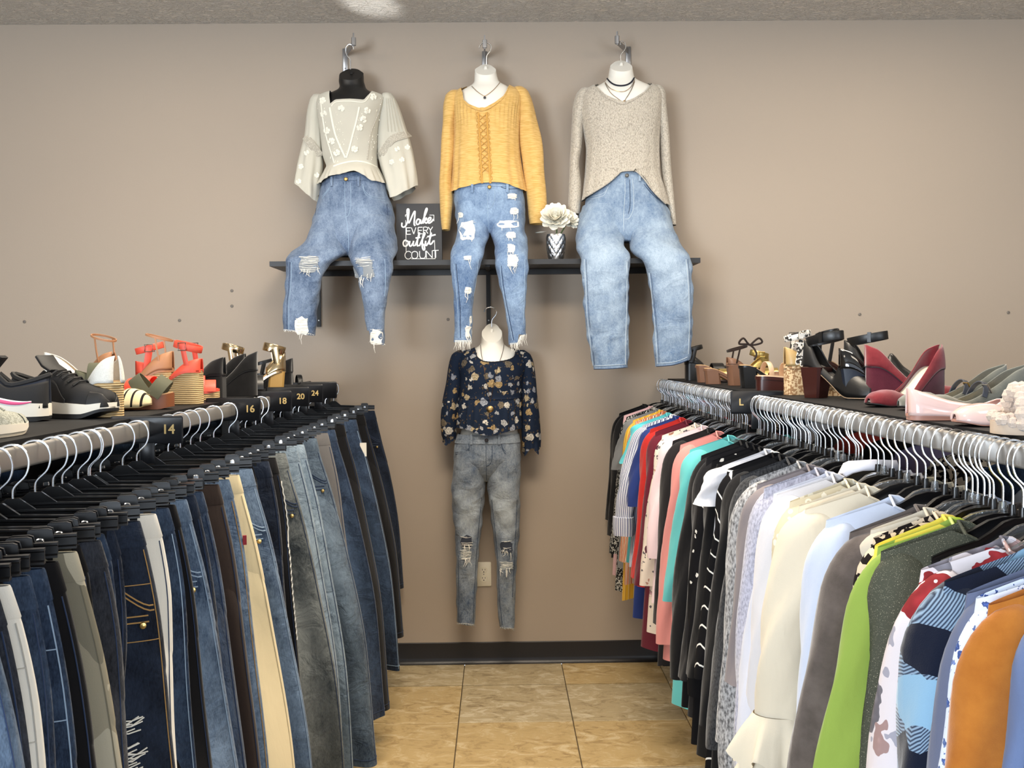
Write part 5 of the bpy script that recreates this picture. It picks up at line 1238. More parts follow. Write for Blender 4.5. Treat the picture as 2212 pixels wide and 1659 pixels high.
TP = [ # px of the shoulder tip -> depth; name, label, category, material, options
 (1330, 'jacket', 'black jacket hung last against the wall', 'jacket', blk, dict(L=0.56, hem=.225, slen=.50, th=.03)),
 (1338, 'blouse', 'black sheer blouse with studs beside the last jacket', 'blouse', cotton('black_chiffon', (24, 24, 27)), dict(L=0.68, slen=.56)),
 (1345, 'blouse', 'pale pink blouse edge by the tweed top', 'blouse', cotton('blush_knit', (226, 186, 190)), dict(L=0.76, sl='none')),
 (1350, 'tweed_top', 'black and white tweed top near the wall', 'top', speckle('tweed_speckle', (34, 34, 36), (190, 188, 182), 330, .66, (1, 1, .5)), dict(L=0.79, slen=.60)),
 (1357, 'sweater', 'plain mid-grey sweater beside the tweed top', 'sweater', cotton('mid_grey_knit', (120, 122, 124)), dict(L=0.68, sl='short', slen=.22)),
 (1363, 'blouse', 'yellow striped satin blouse near the wall', 'blouse', ST('yellow_stripe', ((0, (226, 178, 58)), (.5, (232, 210, 150)), (.62, (210, 160, 60))), 30, 9), dict(L=0.78, slen=.42)),
 (1368, 'shirt', 'orange and brown striped shirt', 'shirt', ST('rust_stripe', ((0, (196, 116, 84)), (.25, (236, 222, 206)), (.45, (130, 84, 60)), (.62, (228, 190, 150)), (.8, (214, 128, 96))), 34, 9), dict(L=0.69, slen=.58)),
 (1376, 'tee', 'aqua tee between the striped shirts', 'tee', cotton('aqua_jersey', (92, 194, 204)), dict(L=0.58, sl='short', slen=.16)),
 (1384, 'shirt', 'blue and white striped shirt with rolled cuffs', 'shirt', ST('navy_pinstripe', ((0, (226, 228, 234)), (.42, (44, 62, 118)), (.7, (226, 228, 234)), (.85, (70, 88, 140))), 56, 9), dict(L=0.60, slen=.36, sout=.10, cuff=(ST('navy_pinstripe', ((0, (226, 228, 234)), (.42, (44, 62, 118)), (.7, (226, 228, 234)), (.85, (70, 88, 140))), 56, 9), .07, 1.25))),
 (1392, 'blouse', 'royal blue blouse beside the red cardigan', 'blouse', cotton('royal_blue', (40, 58, 120)), dict(L=0.77, sl='short', slen=.3)),
 (1400, 'cardigan', 'bright red cardigan sleeve beside the maroon one', 'cardigan', cotton('bright_red_knit', (186, 44, 40)), dict(L=0.60, slen=.55)),
 (1411, 'cardigan', 'maroon knit cardigan between red and floral', 'cardigan', cotton('maroon_knit', (98, 30, 46)), dict(L=0.80, slen=.55, th=.036)),
 (1427, 'blouse', 'cream blouse printed with dusky rose flowers', 'blouse', floral('cream_rose_print', (228, 214, 200), ((170, 96, 112), (206, 160, 168), (110, 60, 80), (190, 140, 120)), 22, .36, (96, 90, 96), .5), dict(L=0.72, slen=.52)),
 (1439, 'blouse', 'pale pink soft blouse before the ruffled black one', 'blouse', cotton('pale_pink', (232, 206, 210), .04), dict(L=0.60, slen=.40, th=.032)),
 (1450, 'blouse', 'sheer black blouse with ruffled edge', 'blouse', cotton('sheer_black', (30, 28, 30)), dict(L=0.70, slen=.60, sl='long', zdrop=.05)),
 (1466, 'sweatshirt', 'salmon pink sweatshirt beside the mint one', 'sweatshirt', cotton('salmon_fleece', (214, 138, 132), .06), dict(L=0.71, slen=.62, th=.04, extras=('shoulderseam',))),
 (1487, 'sweatshirt', 'mint green sweatshirt before the black run', 'sweatshirt', cotton('mint_fleece', (96, 182, 182), .06), dict(L=0.79, slen=.45, th=.035, extras=('shoulderseam',))),
 (1508, 'blouse', 'long black chiffon blouse right after the mint sweatshirt', 'blouse', blk, dict(L=0.75, slen=.62, sout=.075)),
 (1520, 'cardigan', 'black ribbed cardigan, middle one of the black run', 'cardigan', cotton('black_rib', (20, 20, 24)), dict(L=0.72, slen=.6)),
 (1532, 'tunic', 'black tunic with rows of small white beads', 'tunic', speckle('beaded_black', (16, 16, 19), (210, 208, 202), 120, .985, (1, 1, 1)), dict(L=0.80, slen=.62)),
 (1543, 'cardigan', 'black cardigan closest to the white tee', 'cardigan', cotton('black_merino', (15, 15, 17)), dict(L=0.78, slen=.55)),
 (1553, 'tee', 'white tee showing only its shoulder above the black stripes', 'tee', cotton('white_jersey', (216, 216, 222), .03), dict(L=0.62, sl='short', slen=.1, zdrop=-.01)),
 (1566, 'sweater', 'black sweater with curved white stripes', 'sweater', curved_mat(), dict(L=0.80, slen=.52, th=.032)),
 (1580, 'sweater', 'black crew sweater behind the charcoal one', 'sweater', cotton('black_crew', (19, 19, 21)), dict(L=0.82, slen=.62)),
 (1592, 'cardigan', 'charcoal buttoned cardigan beside the marled sweatshirt', 'cardigan', chv, dict(L=0.82, slen=.64, th=.036, extras=('buttons',))),
 (1612, 'sweatshirt', 'grey marled raglan sweatshirt', 'sweatshirt', heather('marled_grey', (84, 84, 86), (186, 186, 188), 190), dict(L=0.82, slen=.60, th=.045, srad=.056, cuff=(heather('marled_grey', (84, 84, 86), (186, 186, 188), 190), .07, .85))),
 (1630, 'sweatshirt', 'taupe grey fleece top', 'top', cotton('taupe_grey', (128, 120, 122), .06), dict(L=0.82, slen=.44, th=.034, extras=('shoulderseam',))),
 (1645, 'sweater', 'lavender grey heather sweater before the crisp white shirt', 'sweater', heather('lavender_heather', (146, 146, 160), (188, 188, 204), 240), dict(L=0.82, slen=.60, th=.034, extras=('shoulderseam',))),
 (1664, 'shirt', 'crisp white shirt before the cream lace', 'shirt', cotton('crisp_white', (206, 208, 220), .03), dict(L=0.82, slen=.58, extras=('shirtcollar',))),
 (1676, 'tee', 'second white tee pressed against the lace blouse', 'tee', cotton('soft_white', (210, 208, 212), .03), dict(L=0.82, slen=.5)),
 (1698, 'blouse', 'sheer cream blouse with lace flowers', 'blouse', LACEC, dict(L=0.82, slen=.62, th=.034, srad=.05)),
 (1722, 'sweater', 'ivory sweater behind the ruffle-cuffed one', 'sweater', cotton('ivory_back', (212, 202, 182), .04), dict(L=0.82, slen=.6)),
 (1738, 'sweatshirt', 'ivory sweatshirt with tiered ruffle cuffs', 'sweatshirt', cotton('ivory_fleece', (214, 203, 182), .04), dict(L=0.82, slen=.40, sout=.075, th=.045, srad=.058, extras=('ruffle', 'shoulderseam'))),
 (1782, 'shirt', 'white shirt sleeve in front of the brown top', 'shirt', cotton('bluish_white', (200, 208, 226), .03), dict(L=0.82, slen=.62, sout=.055, th=.030)),
 (1826, 'sweatshirt', 'brown taupe velour sweatshirt with long sleeves', 'sweatshirt', suede('brown_taupe_velour', (78, 70, 66), (104, 94, 90)), dict(L=0.82, slen=.72, sout=.095, th=.036, srad=.055, extras=('shoulderseam',))),
 (1845, 'top', 'beige knit top beside the leopard print', 'top', cotton('beige_rib', (196, 188, 172), .05), dict(L=0.70, slen=.3, sl='short', w=.175, sout=.015, hem=.2)),
 (1853, 'blouse', 'leopard print blouse showing as a thin strip', 'blouse', speckle('leopard_spots', (32, 26, 26), (214, 196, 172), 105, .45), dict(L=0.82, slen=.5, w=.188, sout=.02, hem=.2)),
 (1860, 'sweater', 'soft yellow sweater beside the lime blouse', 'sweater', cotton('soft_yellow', (236, 214, 84), .05), dict(L=0.82, slen=.6, sout=.045)),
 (1868, 'blouse', 'lime green blouse with pale tie-dye shoulder', 'blouse', cotton('lime_crepe', (140, 164, 74), .06), dict(L=0.82, slen=.72, sout=.11, srad=.055, th=.03, collar=TD)),
 (1888, 'sweater', 'dark olive glitter knit sweater', 'sweater', GB, dict(L=0.82, slen=.55, th=.034, w=.205, sout=.015, hem=.21, extras=('shoulderseam',))),
 (1985, 'blouse', 'pale blouse with pink and grey watercolour flowers', 'blouse', floral('watercolour_flowers', (216, 208, 212), ((232, 168, 164), (190, 60, 66), (150, 146, 156), (228, 190, 186)), 13, .62, (158, 156, 168), .85, 9, 2), dict(L=0.82, slen=.72, sout=.105, th=.034)),
 (2030, 'flannel_shirt', 'navy and sky blue buffalo plaid flannel shirt', 'shirt', plaid('buffalo_plaid'), dict(L=0.82, slen=.72, sout=.075, th=.038, srad=.06, extras=('shirtcollar',))),
 (2076, 'sweatshirt', 'slate blue sweatshirt behind the mustard jacket', 'sweatshirt', cotton('slate_blue', (98, 106, 132), .06), dict(L=0.82, slen=.7, th=.026)),
 (2100, 'blouse', 'light blue blouse sprinkled with tiny flowers', 'blouse', floral('tiny_blue_flowers', (214, 224, 242), ((88, 116, 190), (120, 146, 210)), 95, .5, None, .8, 12), dict(L=0.82, slen=.68, th=.022)),
 (2122, 'jacket', 'mustard orange suede jacket near the rail end', 'jacket', suede('mustard_suede', (164, 98, 36), (184, 116, 46)), dict(L=0.82, slen=.72, sout=.06, th=.034, srad=.06)),
 (2182, 'shirt', 'periwinkle chambray shirt nearest the camera', 'shirt', cotton('periwinkle_chambray', (104, 122, 162), .08), dict(w=.165, hem=.19, sout=.03, L=0.82, slen=.6, th=.026, srad=.05)),
 (2208, 'cardigan', 'black and white houndstooth cardigan at the rail end', 'cardigan', speckle('houndstooth', (24, 24, 30), (206, 206, 214), 260, .55), dict(w=.165, hem=.19, sout=.03, L=0.82, slen=.6, th=.024)),
 (2240, 'tunic', 'pale lilac tunic at the very end of the rail', 'tunic', cotton('pale_lilac', (156, 166, 198), .05), dict(w=.165, hem=.19, sout=.03, L=0.82, slen=.6, th=.026)),
]
prev = 4.95; hk = []
for i, (px, name, label, cat, mat, kw) in enumerate(TP):
    d = .55*F/(px-1078); kw = dict(kw); gap = prev-d
    if gap < .03: d = prev-.03; gap = .03
    prev = d; kw['th'] = min(kw.get('th', .028), max(.014, gap*.55))
    t = top_garment(1, d, name, label, cat, mat, seed=i, rot=rnd.uniform(-5, 5), group=None, **kw)
    kind = 'clear' if i % 3 == 1 else 'top'
    hanger(kind, 1, t.location.y, t.rotation_euler.z - PI, ('clear' if kind == 'clear' else 'black') + ' plastic hanger carrying the ' + ' '.join(label.split()[:7]), 'hangers on the shirt rail', bare=kw.get('w', .2) < .18)
    hk.append(t.location.y)
# bare hangers packed between the shirts
y = -.13; i = 0
while y > -3.55:
    if min(abs(y-h) for h in hk) > .012 and abs(y+1.80) > .05:
        nb = TP[min(range(len(hk)), key=lambda q: abs(hk[q]-y))][2]; nb = ' '.join(nb.split()[:6])
        hanger('top' if i % 3 else 'clear', 1, y, math.radians(rnd.uniform(-8, 8)), ('black' if i % 3 else 'clear') + ' narrow hanger squeezed in by the ' + nb, 'black squeezed-in hangers' if i % 3 else 'clear squeezed-in hangers', bare=True); i += 1
    y -= .033 if y > -1.7 else .040
for i in range(14):
    d = 1.45 + i*.235; m = (blk, cotton('brick_red', (170, 60, 50)), chv, cotton('far_white', (220, 220, 224)), N2, speckle('leopard_spots', (32, 26, 26), (214, 196, 172), 105, .45), cotton('dusty_violet', (120, 110, 140)))[i % 7]
    t = top_garment(-1, d, 'shirt', ('black', 'brick red', 'charcoal', 'white', 'denim blue', 'leopard print', 'dusty violet')[i % 7] + ' shirt on the far side of the shirt rack, ' + ('nearer' if i < 7 else 'farther') + ' of its colour', 'shirt', m, seed=90+i, X=-1.30, L=.7, group='shirts on the far side of the shirt rack'); t.location.x = 1.30
    h = hanger('top', -1, t.location.y, 0, 'black hanger on the far side of the shirt rack', 'far-side shirt hangers', X=-1.30); h.location.x = 1.30

# ---- size markers on the rails
def text_mesh(txt, size, mat):
    c = bpy.data.curves.new('txt', 'FONT'); c.body = txt; c.size = size; c.align_x = 'CENTER'; c.align_y = 'CENTER'; c.extrude = .0004; c.offset = .0006
    o = bpy.data.objects.new('txt', c); COL.objects.link(o); dg = bpy.context.evaluated_depsgraph_get(); me = bpy.data.meshes.new_from_object(o.evaluated_get(dg)); me.materials.clear(); me.materials.append(mat)
    bpy.data.objects.remove(o); return me
GOLDP = plain('gold_print', (206, 180, 120), .5)
for s, px, txt, top in ((-1, 318, '14', .010), (-1, 505, '16', .016), (-1, 580, '18', .018), (-1, 622, '20', .020), (-1, 655, '24', .020), (-1, 688, '', .020), (1, 1637, 'L', .018)):
    d = XRL*F/abs(1078-px); Y = CAM.y+d
    t = thing('size_marker', ('black size marker reading ' + {'14': 'fourteen', '16': 'sixteen', '18': 'eighteen', '20': 'twenty', '24': 'twenty-four', 'L': 'large as one letter'}[txt] + ' straddling the ' + ('jeans' if s < 0 else 'shirt') + ' rail') if txt else 'plain black size marker at the wall end of the jeans rail', 'size marker', (s*XRL, Y, ZR-.095), group='size markers on the rails')
    z1 = .095 + top; z0 = .045; hw = .078
    b = MB().rbox((0, 0, (z0+z1)/2), (2*hw, .003, z1-z0), .006, 1); build('plate', b, plain('black_marker', (24, 25, 29), .32), t)
    build('tongue', MB().rbox((0, .0005, .03), (.034, .003, .06), .004, 1), plain('black_marker', (24, 25, 29), .32), t)
    if txt:
        for xx in (-.047, .047):
            o = mobj('numeral' if txt != 'L' else 'letter', text_mesh(txt, .028, GOLDP), t, (xx*(1 if s < 0 else 1), -.0022, (z0+z1)/2)); o.rotation_euler = (PI/2, 0, 0)
# ================================================================ shoes on the two shelves

class Shoe:
    """local: +x to the toe, z up, heel end at x = 0"""
    def __init__(s, L=.24, W=.078, h=.0, p=.006, toe=.5, ball=.68):
        s.L, s.W, s.h, s.p, s.ball = L, W, h, p, ball
        s.hw = spline([0, .02, .08, .2, .42, .66, .80, .92, .98, 1.0], [W*k for k in (.10, .22, .34, .375, .36, .50, .485, .33+.06*toe, .17+.10*toe, .04+.05*toe)])
    def fz(s, t): return s.p + (s.h-s.p)*(1-sm01(.10, s.ball, t)) + .006*sm01(.85, 1.0, t)
    def cen(s, t): return .006*math.sin(PI*t)
    def ring(s, t, z): return None
    def slab(s, mb, z0f, z1f, t0=0.0, t1=1.0, ins=0.0, n=28, grow=0.0):
        """solid between two heights following the foot outline"""
        rings = []
        for i in range(n+1):
            t = t0+(t1-t0)*i/n; w_ = max(.002, s.hw(t)-ins); x = t*s.L; c = s.cen(t); a, b = z0f(t), z1f(t)
            g = grow
            rings.append([(x, c-w_-g, a), (x, c-w_*.6, a), (x, c+w_*.6, a), (x, c+w_+g, a), (x, c+w_, b), (x, c+w_*.6, b), (x, c-w_*.6, b), (x, c-w_, b)])
        mb.loft(rings); return mb
    def upper(s, mb, H, phi, t0=0.0, t1=1.0, nt=40, nf=9, off=0.001):
        """two walls rising from the sole edge; phi(t) = how far they close over the top (1 = meet)"""
        for side in (1, -1):
            g = []
            for i in range(nt+1):
                t = t0+(t1-t0)*i/nt; w_ = s.hw(t)+off; x = t*s.L; c = s.cen(t); z = s.fz(t)-.003; row = []
                for j in range(nf+1):
                    a = (PI/2)*phi(t)*j/nf
                    row.append((x, c + side*w_*math.cos(a)**.75 if a < PI/2-1e-6 else c, z + H(t)*math.sin(a)))
                g.append(row)
            mb.loft(g, closed=False)
        return mb
    def arch(s, t, top, z0=None, n=12, dx=0.0, off=.002, a0=0.0, a1=PI):
        """half loop over the foot at t"""
        w_ = s.hw(t)+off; z = s.fz(t) if z0 is None else z0; P = []
        for i in range(n+1):
            a = a0+(a1-a0)*i/n; P.append(Vector((t*s.L + dx*math.sin(a), s.cen(t)+w_*math.cos(a), z + top*math.sin(a))))
        return P
def out_from(c): return lambda p: (p[0]-c[0], p[1]-c[1], p[2]-c[2])
INS = leather('tan_insole', (196, 160, 116), .6, .05); CRI = leather('cream_insole', (222, 204, 168), .6, .05); SOLE = plain('dark_sole', (28, 24, 22), .6)
BUCK = plain('silver_buckle', (210, 208, 204), .2, 1); GBK = plain('gold_buckle', (196, 164, 96), .25, 1)
def buckle(parent, c, w_, h_, mat, R=None):
    b = MB(); pts = [(-w_/2, 0, -h_/2), (w_/2, 0, -h_/2), (w_/2, 0, h_/2), (-w_/2, 0, h_/2)]
    P = [Vector(c) + (R @ Vector(p) if R else Vector(p)) for p in pts]; b.tube(P, .0018, 6, True); build('buckle', b, mat, parent)
def place(root, X, d, yaw, z=ZSH+.0008, roll=0.0, pitch=0.0, L=.24):
    """X, d: where the middle of the shoe stands"""
    root.rotation_euler = (math.radians(roll), math.radians(pitch), math.radians(yaw))
    v = Euler(root.rotation_euler).to_matrix() @ Vector((L/2, 0, 0)); root.location = (X-v.x, CAM.y+d-v.y, z - min(0, v.z*2 if pitch > 0 else 0)); return root
def pump(label, X, d, yaw, up, h=.0, heel='wedge', L=.235, W=.076, p=.006, insole=INS, heelmat=None, side=.030, back=.058, vamp=.036, tv=.74, strap=None, roll=0, cat='shoe', name='wedge_pump', solemat=None, group=None, toe=.5):
    S = Shoe(L, W, h, p, toe); t = thing(name, label, cat, group=group)
    S.slab(b := MB(), lambda q: S.fz(q)-.005, lambda q: S.fz(q), ins=0); build('sole', b, solemat or SOLE, t)
    S.slab(b := MB(), lambda q: S.fz(q), lambda q: S.fz(q)+.003, .02, .97, ins=.004); build('insole', b, insole, t)
    H = spline([0, .12, .35, .6, .78, .9, 1.0], [back, back*.9, side*1.1, side, vamp, vamp*.85, .012])
    ph = spline([0, .10, .35, .6, tv-.05, tv, 1], [.78, .66, .55, .50, .62, 1.0, 1.0])
    S.upper(b := MB(), H, ph); build('upper', b, up, t, solid=.0022, angle=70)
    # topline binding
    hm = heelmat or up
    if heel == 'wedge' and h > .01: S.slab(b := MB(), lambda q: 0, lambda q: S.fz(q)-.004, .012, .72, ins=.002); build('wedge', b, hm, t)
    elif heel == 'block' and h > .01:
        rings = [[(S.L*(.02+.26*k*(1-.25*(1-f)))+.012*(1-f), S.cen(.1)+S.W*.34*v*(1-.28*(1-f)), max(0, (S.fz(.1)-.003)*f)) for k, v in ((0, -.55), (.12, -.95), (.9, -1), (1, -.9), (1, .9), (.9, 1), (.12, .95), (0, .55))] for f in (0, .03, .3, .6, 1)]
        b = MB().loft(rings); build('heel', b, hm, t)
        build('heel_tip', MB().loft([[(x, y, z) for x, y, z in rings[0]], [(x, y, z+.004) for x, y, z in rings[1]]]), SOLE, t)
    if strap:
        sm_, bk = strap; P = S.arch(.46, .030, S.fz(.46)+.014, dx=-.012); st = build('strap', MB().strap(P, .011, .003, out_from((S.L*.46, 0, S.fz(.46)))), sm_, t)
        buckle(st, P[2]+Vector((0, .004, .002)), .018, .018, bk, Matrix.Rotation(PI/2, 3, 'Z') @ Matrix.Rotation(.5, 3, 'X'))
    return place(t, X, d, yaw, roll=roll, L=L)
def sandal(label, X, d, yaw, straps, h=.07, heel='wedge', p=.018, L=.235, W=.080, solemat=None, heelmat=None, insole=INS, ankle=None, counter=None, roll=0, pitch=0, name='sandal', group=None, toe=.6, z=None, footprint=None, hole=False, edge=None):
    """straps: (t, height, width, material, dx); ankle: (height, width, material, buckle material)"""
    S = Shoe(L, W, h, p, toe); t = thing(name, label, 'sandal', group=group); hm = heelmat or solemat
    S.slab(b := MB(), lambda q: max(0, S.fz(q)-(p if q > .6 else .010)), lambda q: S.fz(q)); build('sole', b, solemat, t)
    S.slab(b := MB(), lambda q: S.fz(q), lambda q: S.fz(q)+.003, .015, .98, ins=.002); ins = build('insole', b, insole, t)
    if footprint:
        b = MB(); rn = random.Random(3)
        for k in range(10):
            q = .1+.05*k; b.tube([(q*L, -.006+.002*math.sin(k), S.fz(q)+.0036), (q*L+.008, .006*(1 if k % 2 else -1), S.fz(q)+.0036)], .0016, 4)
        build('insole_print', b, footprint, ins)
    if heel == 'wedge': S.slab(b := MB(), lambda q: 0, lambda q: S.fz(q)-.008, .012, .66, ins=.002, grow=.0); w_ = build('wedge', b, hm, t)
    elif heel == 'block':
        b = MB().loft([[(L*(.015+.24*k)+.006*(1-f), W*.34*v*(1-.1*(1-f)), (S.fz(.1)-.006)*f) for k, v in ((0, -.6), (.15, -1), (.9, -1), (1, -.8), (1, .8), (.9, 1), (.15, 1), (0, .6))] for f in (0, .5, 1)]); build('heel', b, hm, t)
    if edge: S.slab(b := MB(), lambda q: S.fz(q)-.006, lambda q: S.fz(q)+.001, ins=-.0015); build('sole_edge', b, edge, t)
    for (q, top, w_, m, dx) in straps:
        P = S.arch(q, top, dx=dx); build('strap', MB().strap(P, w_, .0028, out_from((S.L*q, 0, S.fz(q)))), m, t)
    if counter:
        m, hh, tmax = counter; S.upper(b := MB(), spline([0, tmax], [hh, hh*.45]), lambda q: .72, 0.0, tmax, 14); build('heel_counter', b, m, t, solid=.0025, angle=70)
    if ankle:
        hh, w_, m, bk = ankle; zc = S.fz(.1)+hh; P = [Vector((L*.17+.038*math.cos(a), .030*math.sin(a), zc + .010*math.cos(a))) for a in np.linspace(0, 2*PI, 25)]
        an = build('ankle_strap', MB().strap(P, w_, .003, out_from((L*.17, 0, zc))), m, t)
        for sd in (1, -1): build('strap', MB().strap([(L*.12, sd*.026, S.fz(.1)), (L*.15, sd*.030, S.fz(.1)+hh*.6), (L*.17, sd*.031, zc)], w_*.8, .0028, lambda q: (0, sd, 0)), m, t)
        if bk:
            for sd in (1, -1): buckle(an, (L*.17, sd*.034, zc), .022, .020, bk)
    place(t, X, d, yaw, roll=roll, pitch=pitch, L=L)
    if z is not None: t.location.z = z
    return t
def trainer(label, X, d, yaw, body, over, mid, outs, swoosh=None, L=.28, lace=None):
    S = Shoe(L, .088, .030, .022, .8); t = thing('trainer', label, 'sneaker')
    S.slab(b := MB(), lambda q: .010+.012*sm01(.8, 1, q), lambda q: S.fz(q)+.006+.006*math.sin(PI*q), ins=-.004); build('midsole', b, mid, t, angle=30)
    S.slab(b := MB(), lambda q: .0+.016*sm01(.78, 1, q)+.004*(1-sm01(0, .08, q)), lambda q: .011+.014*sm01(.8, 1, q), ins=-.002); build('outsole', b, outs, t)
    H = spline([0, .10, .25, .38, .52, .72, .86, .96, 1.0], [.072, .064, .058, .082, .078, .056, .046, .034, .012]); ph = spline([0, .1, .28, .36, .45, 1], [.80, .72, .66, .80, 1.0, 1.0])
    S.upper(b := MB(), H, ph, nt=48); build('upper', b, body, t, solid=.004, angle=70)
    S.upper(b := MB(), lambda q: H(q)*1.03, lambda q: min(ph(q), .55-.35*sm01(.45, .7, q)), .0, .66, off=.0035); build('overlay', b, over, t, solid=.001, angle=70)
    S.upper(b := MB(), lambda q: H(q)*1.04, lambda q: .62, .86, 1.0, off=.0035); build('toe_guard', b, over, t, solid=.001, angle=70)
    c = MB(); P = [Vector((q*L, S.cen(q)+sd*(S.hw(q)+.001)*math.cos(PI/2*ph(q))**.75, S.fz(q)-.003+H(q)*math.sin(PI/2*ph(q)))) for sd, qs in ((1, np.linspace(.36, .0, 10)), (-1, np.linspace(0, .36, 10))) for q in qs]; c.tube(P, .006, 6); build('collar', c, over, t)
    build('tongue', MB().strap([(L*.46, 0, S.fz(.46)+H(.46)*.96), (L*.38, 0, S.fz(.38)+.088), (L*.32, 0, S.fz(.33)+.108)], .05, .008, lambda q: (.5, 0, 1)), over, t)
    for k in range(5):
        q = .47+.055*k; zt = S.fz(q)-.003+H(q)+.003; build('lace', MB().tube([(q*L, -.024, zt-.010), (q*L+.006, -.012, zt-.001), (q*L+.004, .012, zt), (q*L, .024, zt-.010)], .0026, 5), lace or over, t)
    if swoosh:
        for sd in (1, -1):
            for wd, m, o in ((1.0, swoosh[0], .005), (.55, swoosh[1], .0062)):
                up_, lo = [], []
                for i in range(17):
                    u = i/16; q = .10+.44*u; zz = .014+.030*u**1.2 - .014*math.sin(PI*u)*(1-u); th = (.013*math.sin(PI*min(1, u*.9+.10))**1.2)*wd+.0006
                    for lst, s2 in ((up_, 1), (lo, -1)):
                        hz = min(.95, max(.02, (zz+s2*th*.5)/H(q))); a = math.asin(hz); lst.append((q*L, S.cen(q)+sd*((S.hw(q)+o)*math.cos(a)**.75), S.fz(q)-.003+H(q)*hz))
                build('side_flash', MB().loft([[a, b2] for a, b2 in zip(up_, lo)], closed=False), m, t, solid=.0012)
    return place(t, X, d, yaw, L=L)

OLV = leather('olive_suede_strap', (84, 84, 66), .8, .1); TAN = leather('tan_leather', (168, 120, 84), .55, .12); WOOD = leather('stained_wood', (122, 70, 40), .45, .1)
COR = leather('coral_leather', (226, 84, 62), .5, .1); BLE = leather('black_leather', (18, 18, 19), .38, .15); BSU = suede('black_suede', (12, 12, 14), (24, 24, 26))
MARO = suede('maroon_suede', (98, 28, 36), (130, 46, 52)); MARW = suede('maroon_wedge', (78, 26, 40), (94, 36, 50)); PAT = plain('black_patent', (8, 8, 9), .06, 0, .6, coat=1.0)
PINKP = plain('blush_patent', (226, 196, 190), .09, 0, .5, coat=.8); GRS = suede('grey_green_suede', (94, 96, 90), (122, 122, 112)); SLT = leather('slate_strap', (58, 62, 72), .6, .1)
BRH = leather('mahogany_stack', (56, 24, 20), .32, .05); MBR = leather('mid_brown_leather', (120, 86, 66), .5, .1); GLD = plain('gold_foil', (200, 176, 110), .3, .9); MGL = plain('metallic_gold', (214, 190, 150), .14, 1.0)
JUTE = rope(); CORK = speckle('glitter_cork', (150, 116, 84), (206, 182, 146), 220, .5); SNK = speckle('snake_print', (60, 58, 56), (226, 220, 210), 150, .35); NVY = leather('navy_mesh', (28, 34, 48), .7, .2); CHM = leather('black_mesh', (22, 22, 24), .8, .2)
WHM = plain('white_foam', (236, 228, 212), .6); BLS = plain('black_rubber', (18, 18, 20), .6); PNK = plain('hot_pink', (226, 84, 132), .4); WHL = plain('white_leather', (240, 238, 234), .4); GRM = speckle('grey_knit_mesh', (150, 152, 142), (178, 180, 170), 300, .5)
BEI = leather('beige_patent_strap', (214, 184, 154), .3, .05); CAMW = speckle('black_white_weave', (30, 30, 34), (226, 222, 214), 60, .5); WLN = NT('white_linen'); WLN = WLN.out(WLN.mix(WLN.noise(400, 2), lin(206, 202, 192), lin(240, 238, 230)), .9, 0, .1)
STN = ST('espadrille_stripe', ((0, (232, 214, 170)), (.55, (38, 34, 34)), (.8, (232, 214, 170))), 60, 0, (0, 0, .6)); IVL = cotton('ivory_print', (240, 234, 218))
# ---- jeans-side shelf (near to far)
trainer('grey knit trainer with a thick cream sole at the near end of the shelf', -.868, 1.72, 90, GRM, GRM, WHM, plain('cream_rubber', (206, 196, 176), .7)).scale = (1, 1, .62)
trainer('navy trainer with a pink and white side flash', -1.085, 2.17, 190, NVY, CHM, WHM, BLS, (WHL, PNK))
trainer('black trainer pushed up against the espadrille wedge', -.965, 2.30, -22, CHM, BLS, WHM, BLS)
EW = 'white linen espadrille wedges'
sandal('white espadrille wedge with its back to the navy trainer', -1.085, 2.77, 6, ((.74, .04, .035, CAMW, 0),), .085, 'wedge', .022, heelmat=JUTE, solemat=JUTE, counter=(WLN, .070, .42), name='espadrille_wedge', group=EW)
sandal('jute espadrille wedge with a linen heel beside the black trainer', -.925, 2.36, 138, ((.74, .04, .035, CAMW, 0), (.62, .045, .02, CAMW, .02)), .078, 'wedge', .022, heelmat=JUTE, solemat=JUTE, counter=(WLN, .066, .42), name='espadrille_wedge', group=EW)
pump('cream canvas shoe with dark stripes across the toe', -.965, 2.54, 18, STN, 0, 'none', p=.012, solemat=JUTE, vamp=.045, side=.035, name='espadrille_flat', toe=.9, L=.22)
for (lab, X, d, yaw, pit) in (('tan thong sandal with flower-printed insole, the taller pair half', -1.19, 3.00, 150, 0), ('tan thong sandal with flower-printed insole beside the coral wedge', -1.06, 3.02, 176, 0)):
    sandal(lab, X, d, yaw, ((.72, .035, .012, TAN, .01),), .095, 'wedge', .02, solemat=TAN, heelmat=JUTE, insole=TAN, counter=(TAN, .060, .40), ankle=(.09, .006, TAN, None), footprint=IVL, group='tan flower-insole sandals')
sandal('olive strapped sandal on a stained wooden sole', -.935, 2.60, 8, ((.80, .042, .034, OLV, .03), (.74, .046, .034, OLV, -.035), (.2, .06, .03, OLV, 0)), .058, 'wedge', .034, solemat=WOOD, heelmat=WOOD, insole=INS, counter=(OLV, .05, .3))
CW = 'coral woven espadrille wedges'
sandal('coral strapped espadrille wedge, heel to the aisle', -.925, 2.86, 168, ((.80, .045, .05, COR, 0), (.66, .05, .03, COR, 0)), .092, 'wedge', .026, heelmat=JUTE, solemat=JUTE, insole=COR, counter=(COR, .04, .34), ankle=(.065, .018, COR, BUCK), edge=COR, name='espadrille_wedge', group=CW)
sandal('coral strapped espadrille wedge, open toe to the aisle', -.945, 3.06, 14, ((.86, .032, .045, COR, 0), (.74, .045, .04, COR, 0)), .085, 'wedge', .026, heelmat=JUTE, solemat=JUTE, insole=COR, counter=(COR, .04, .34), ankle=(.070, .018, COR, BUCK), edge=COR, name='espadrille_wedge', group=CW)
BW_ = 'black suede wedges'
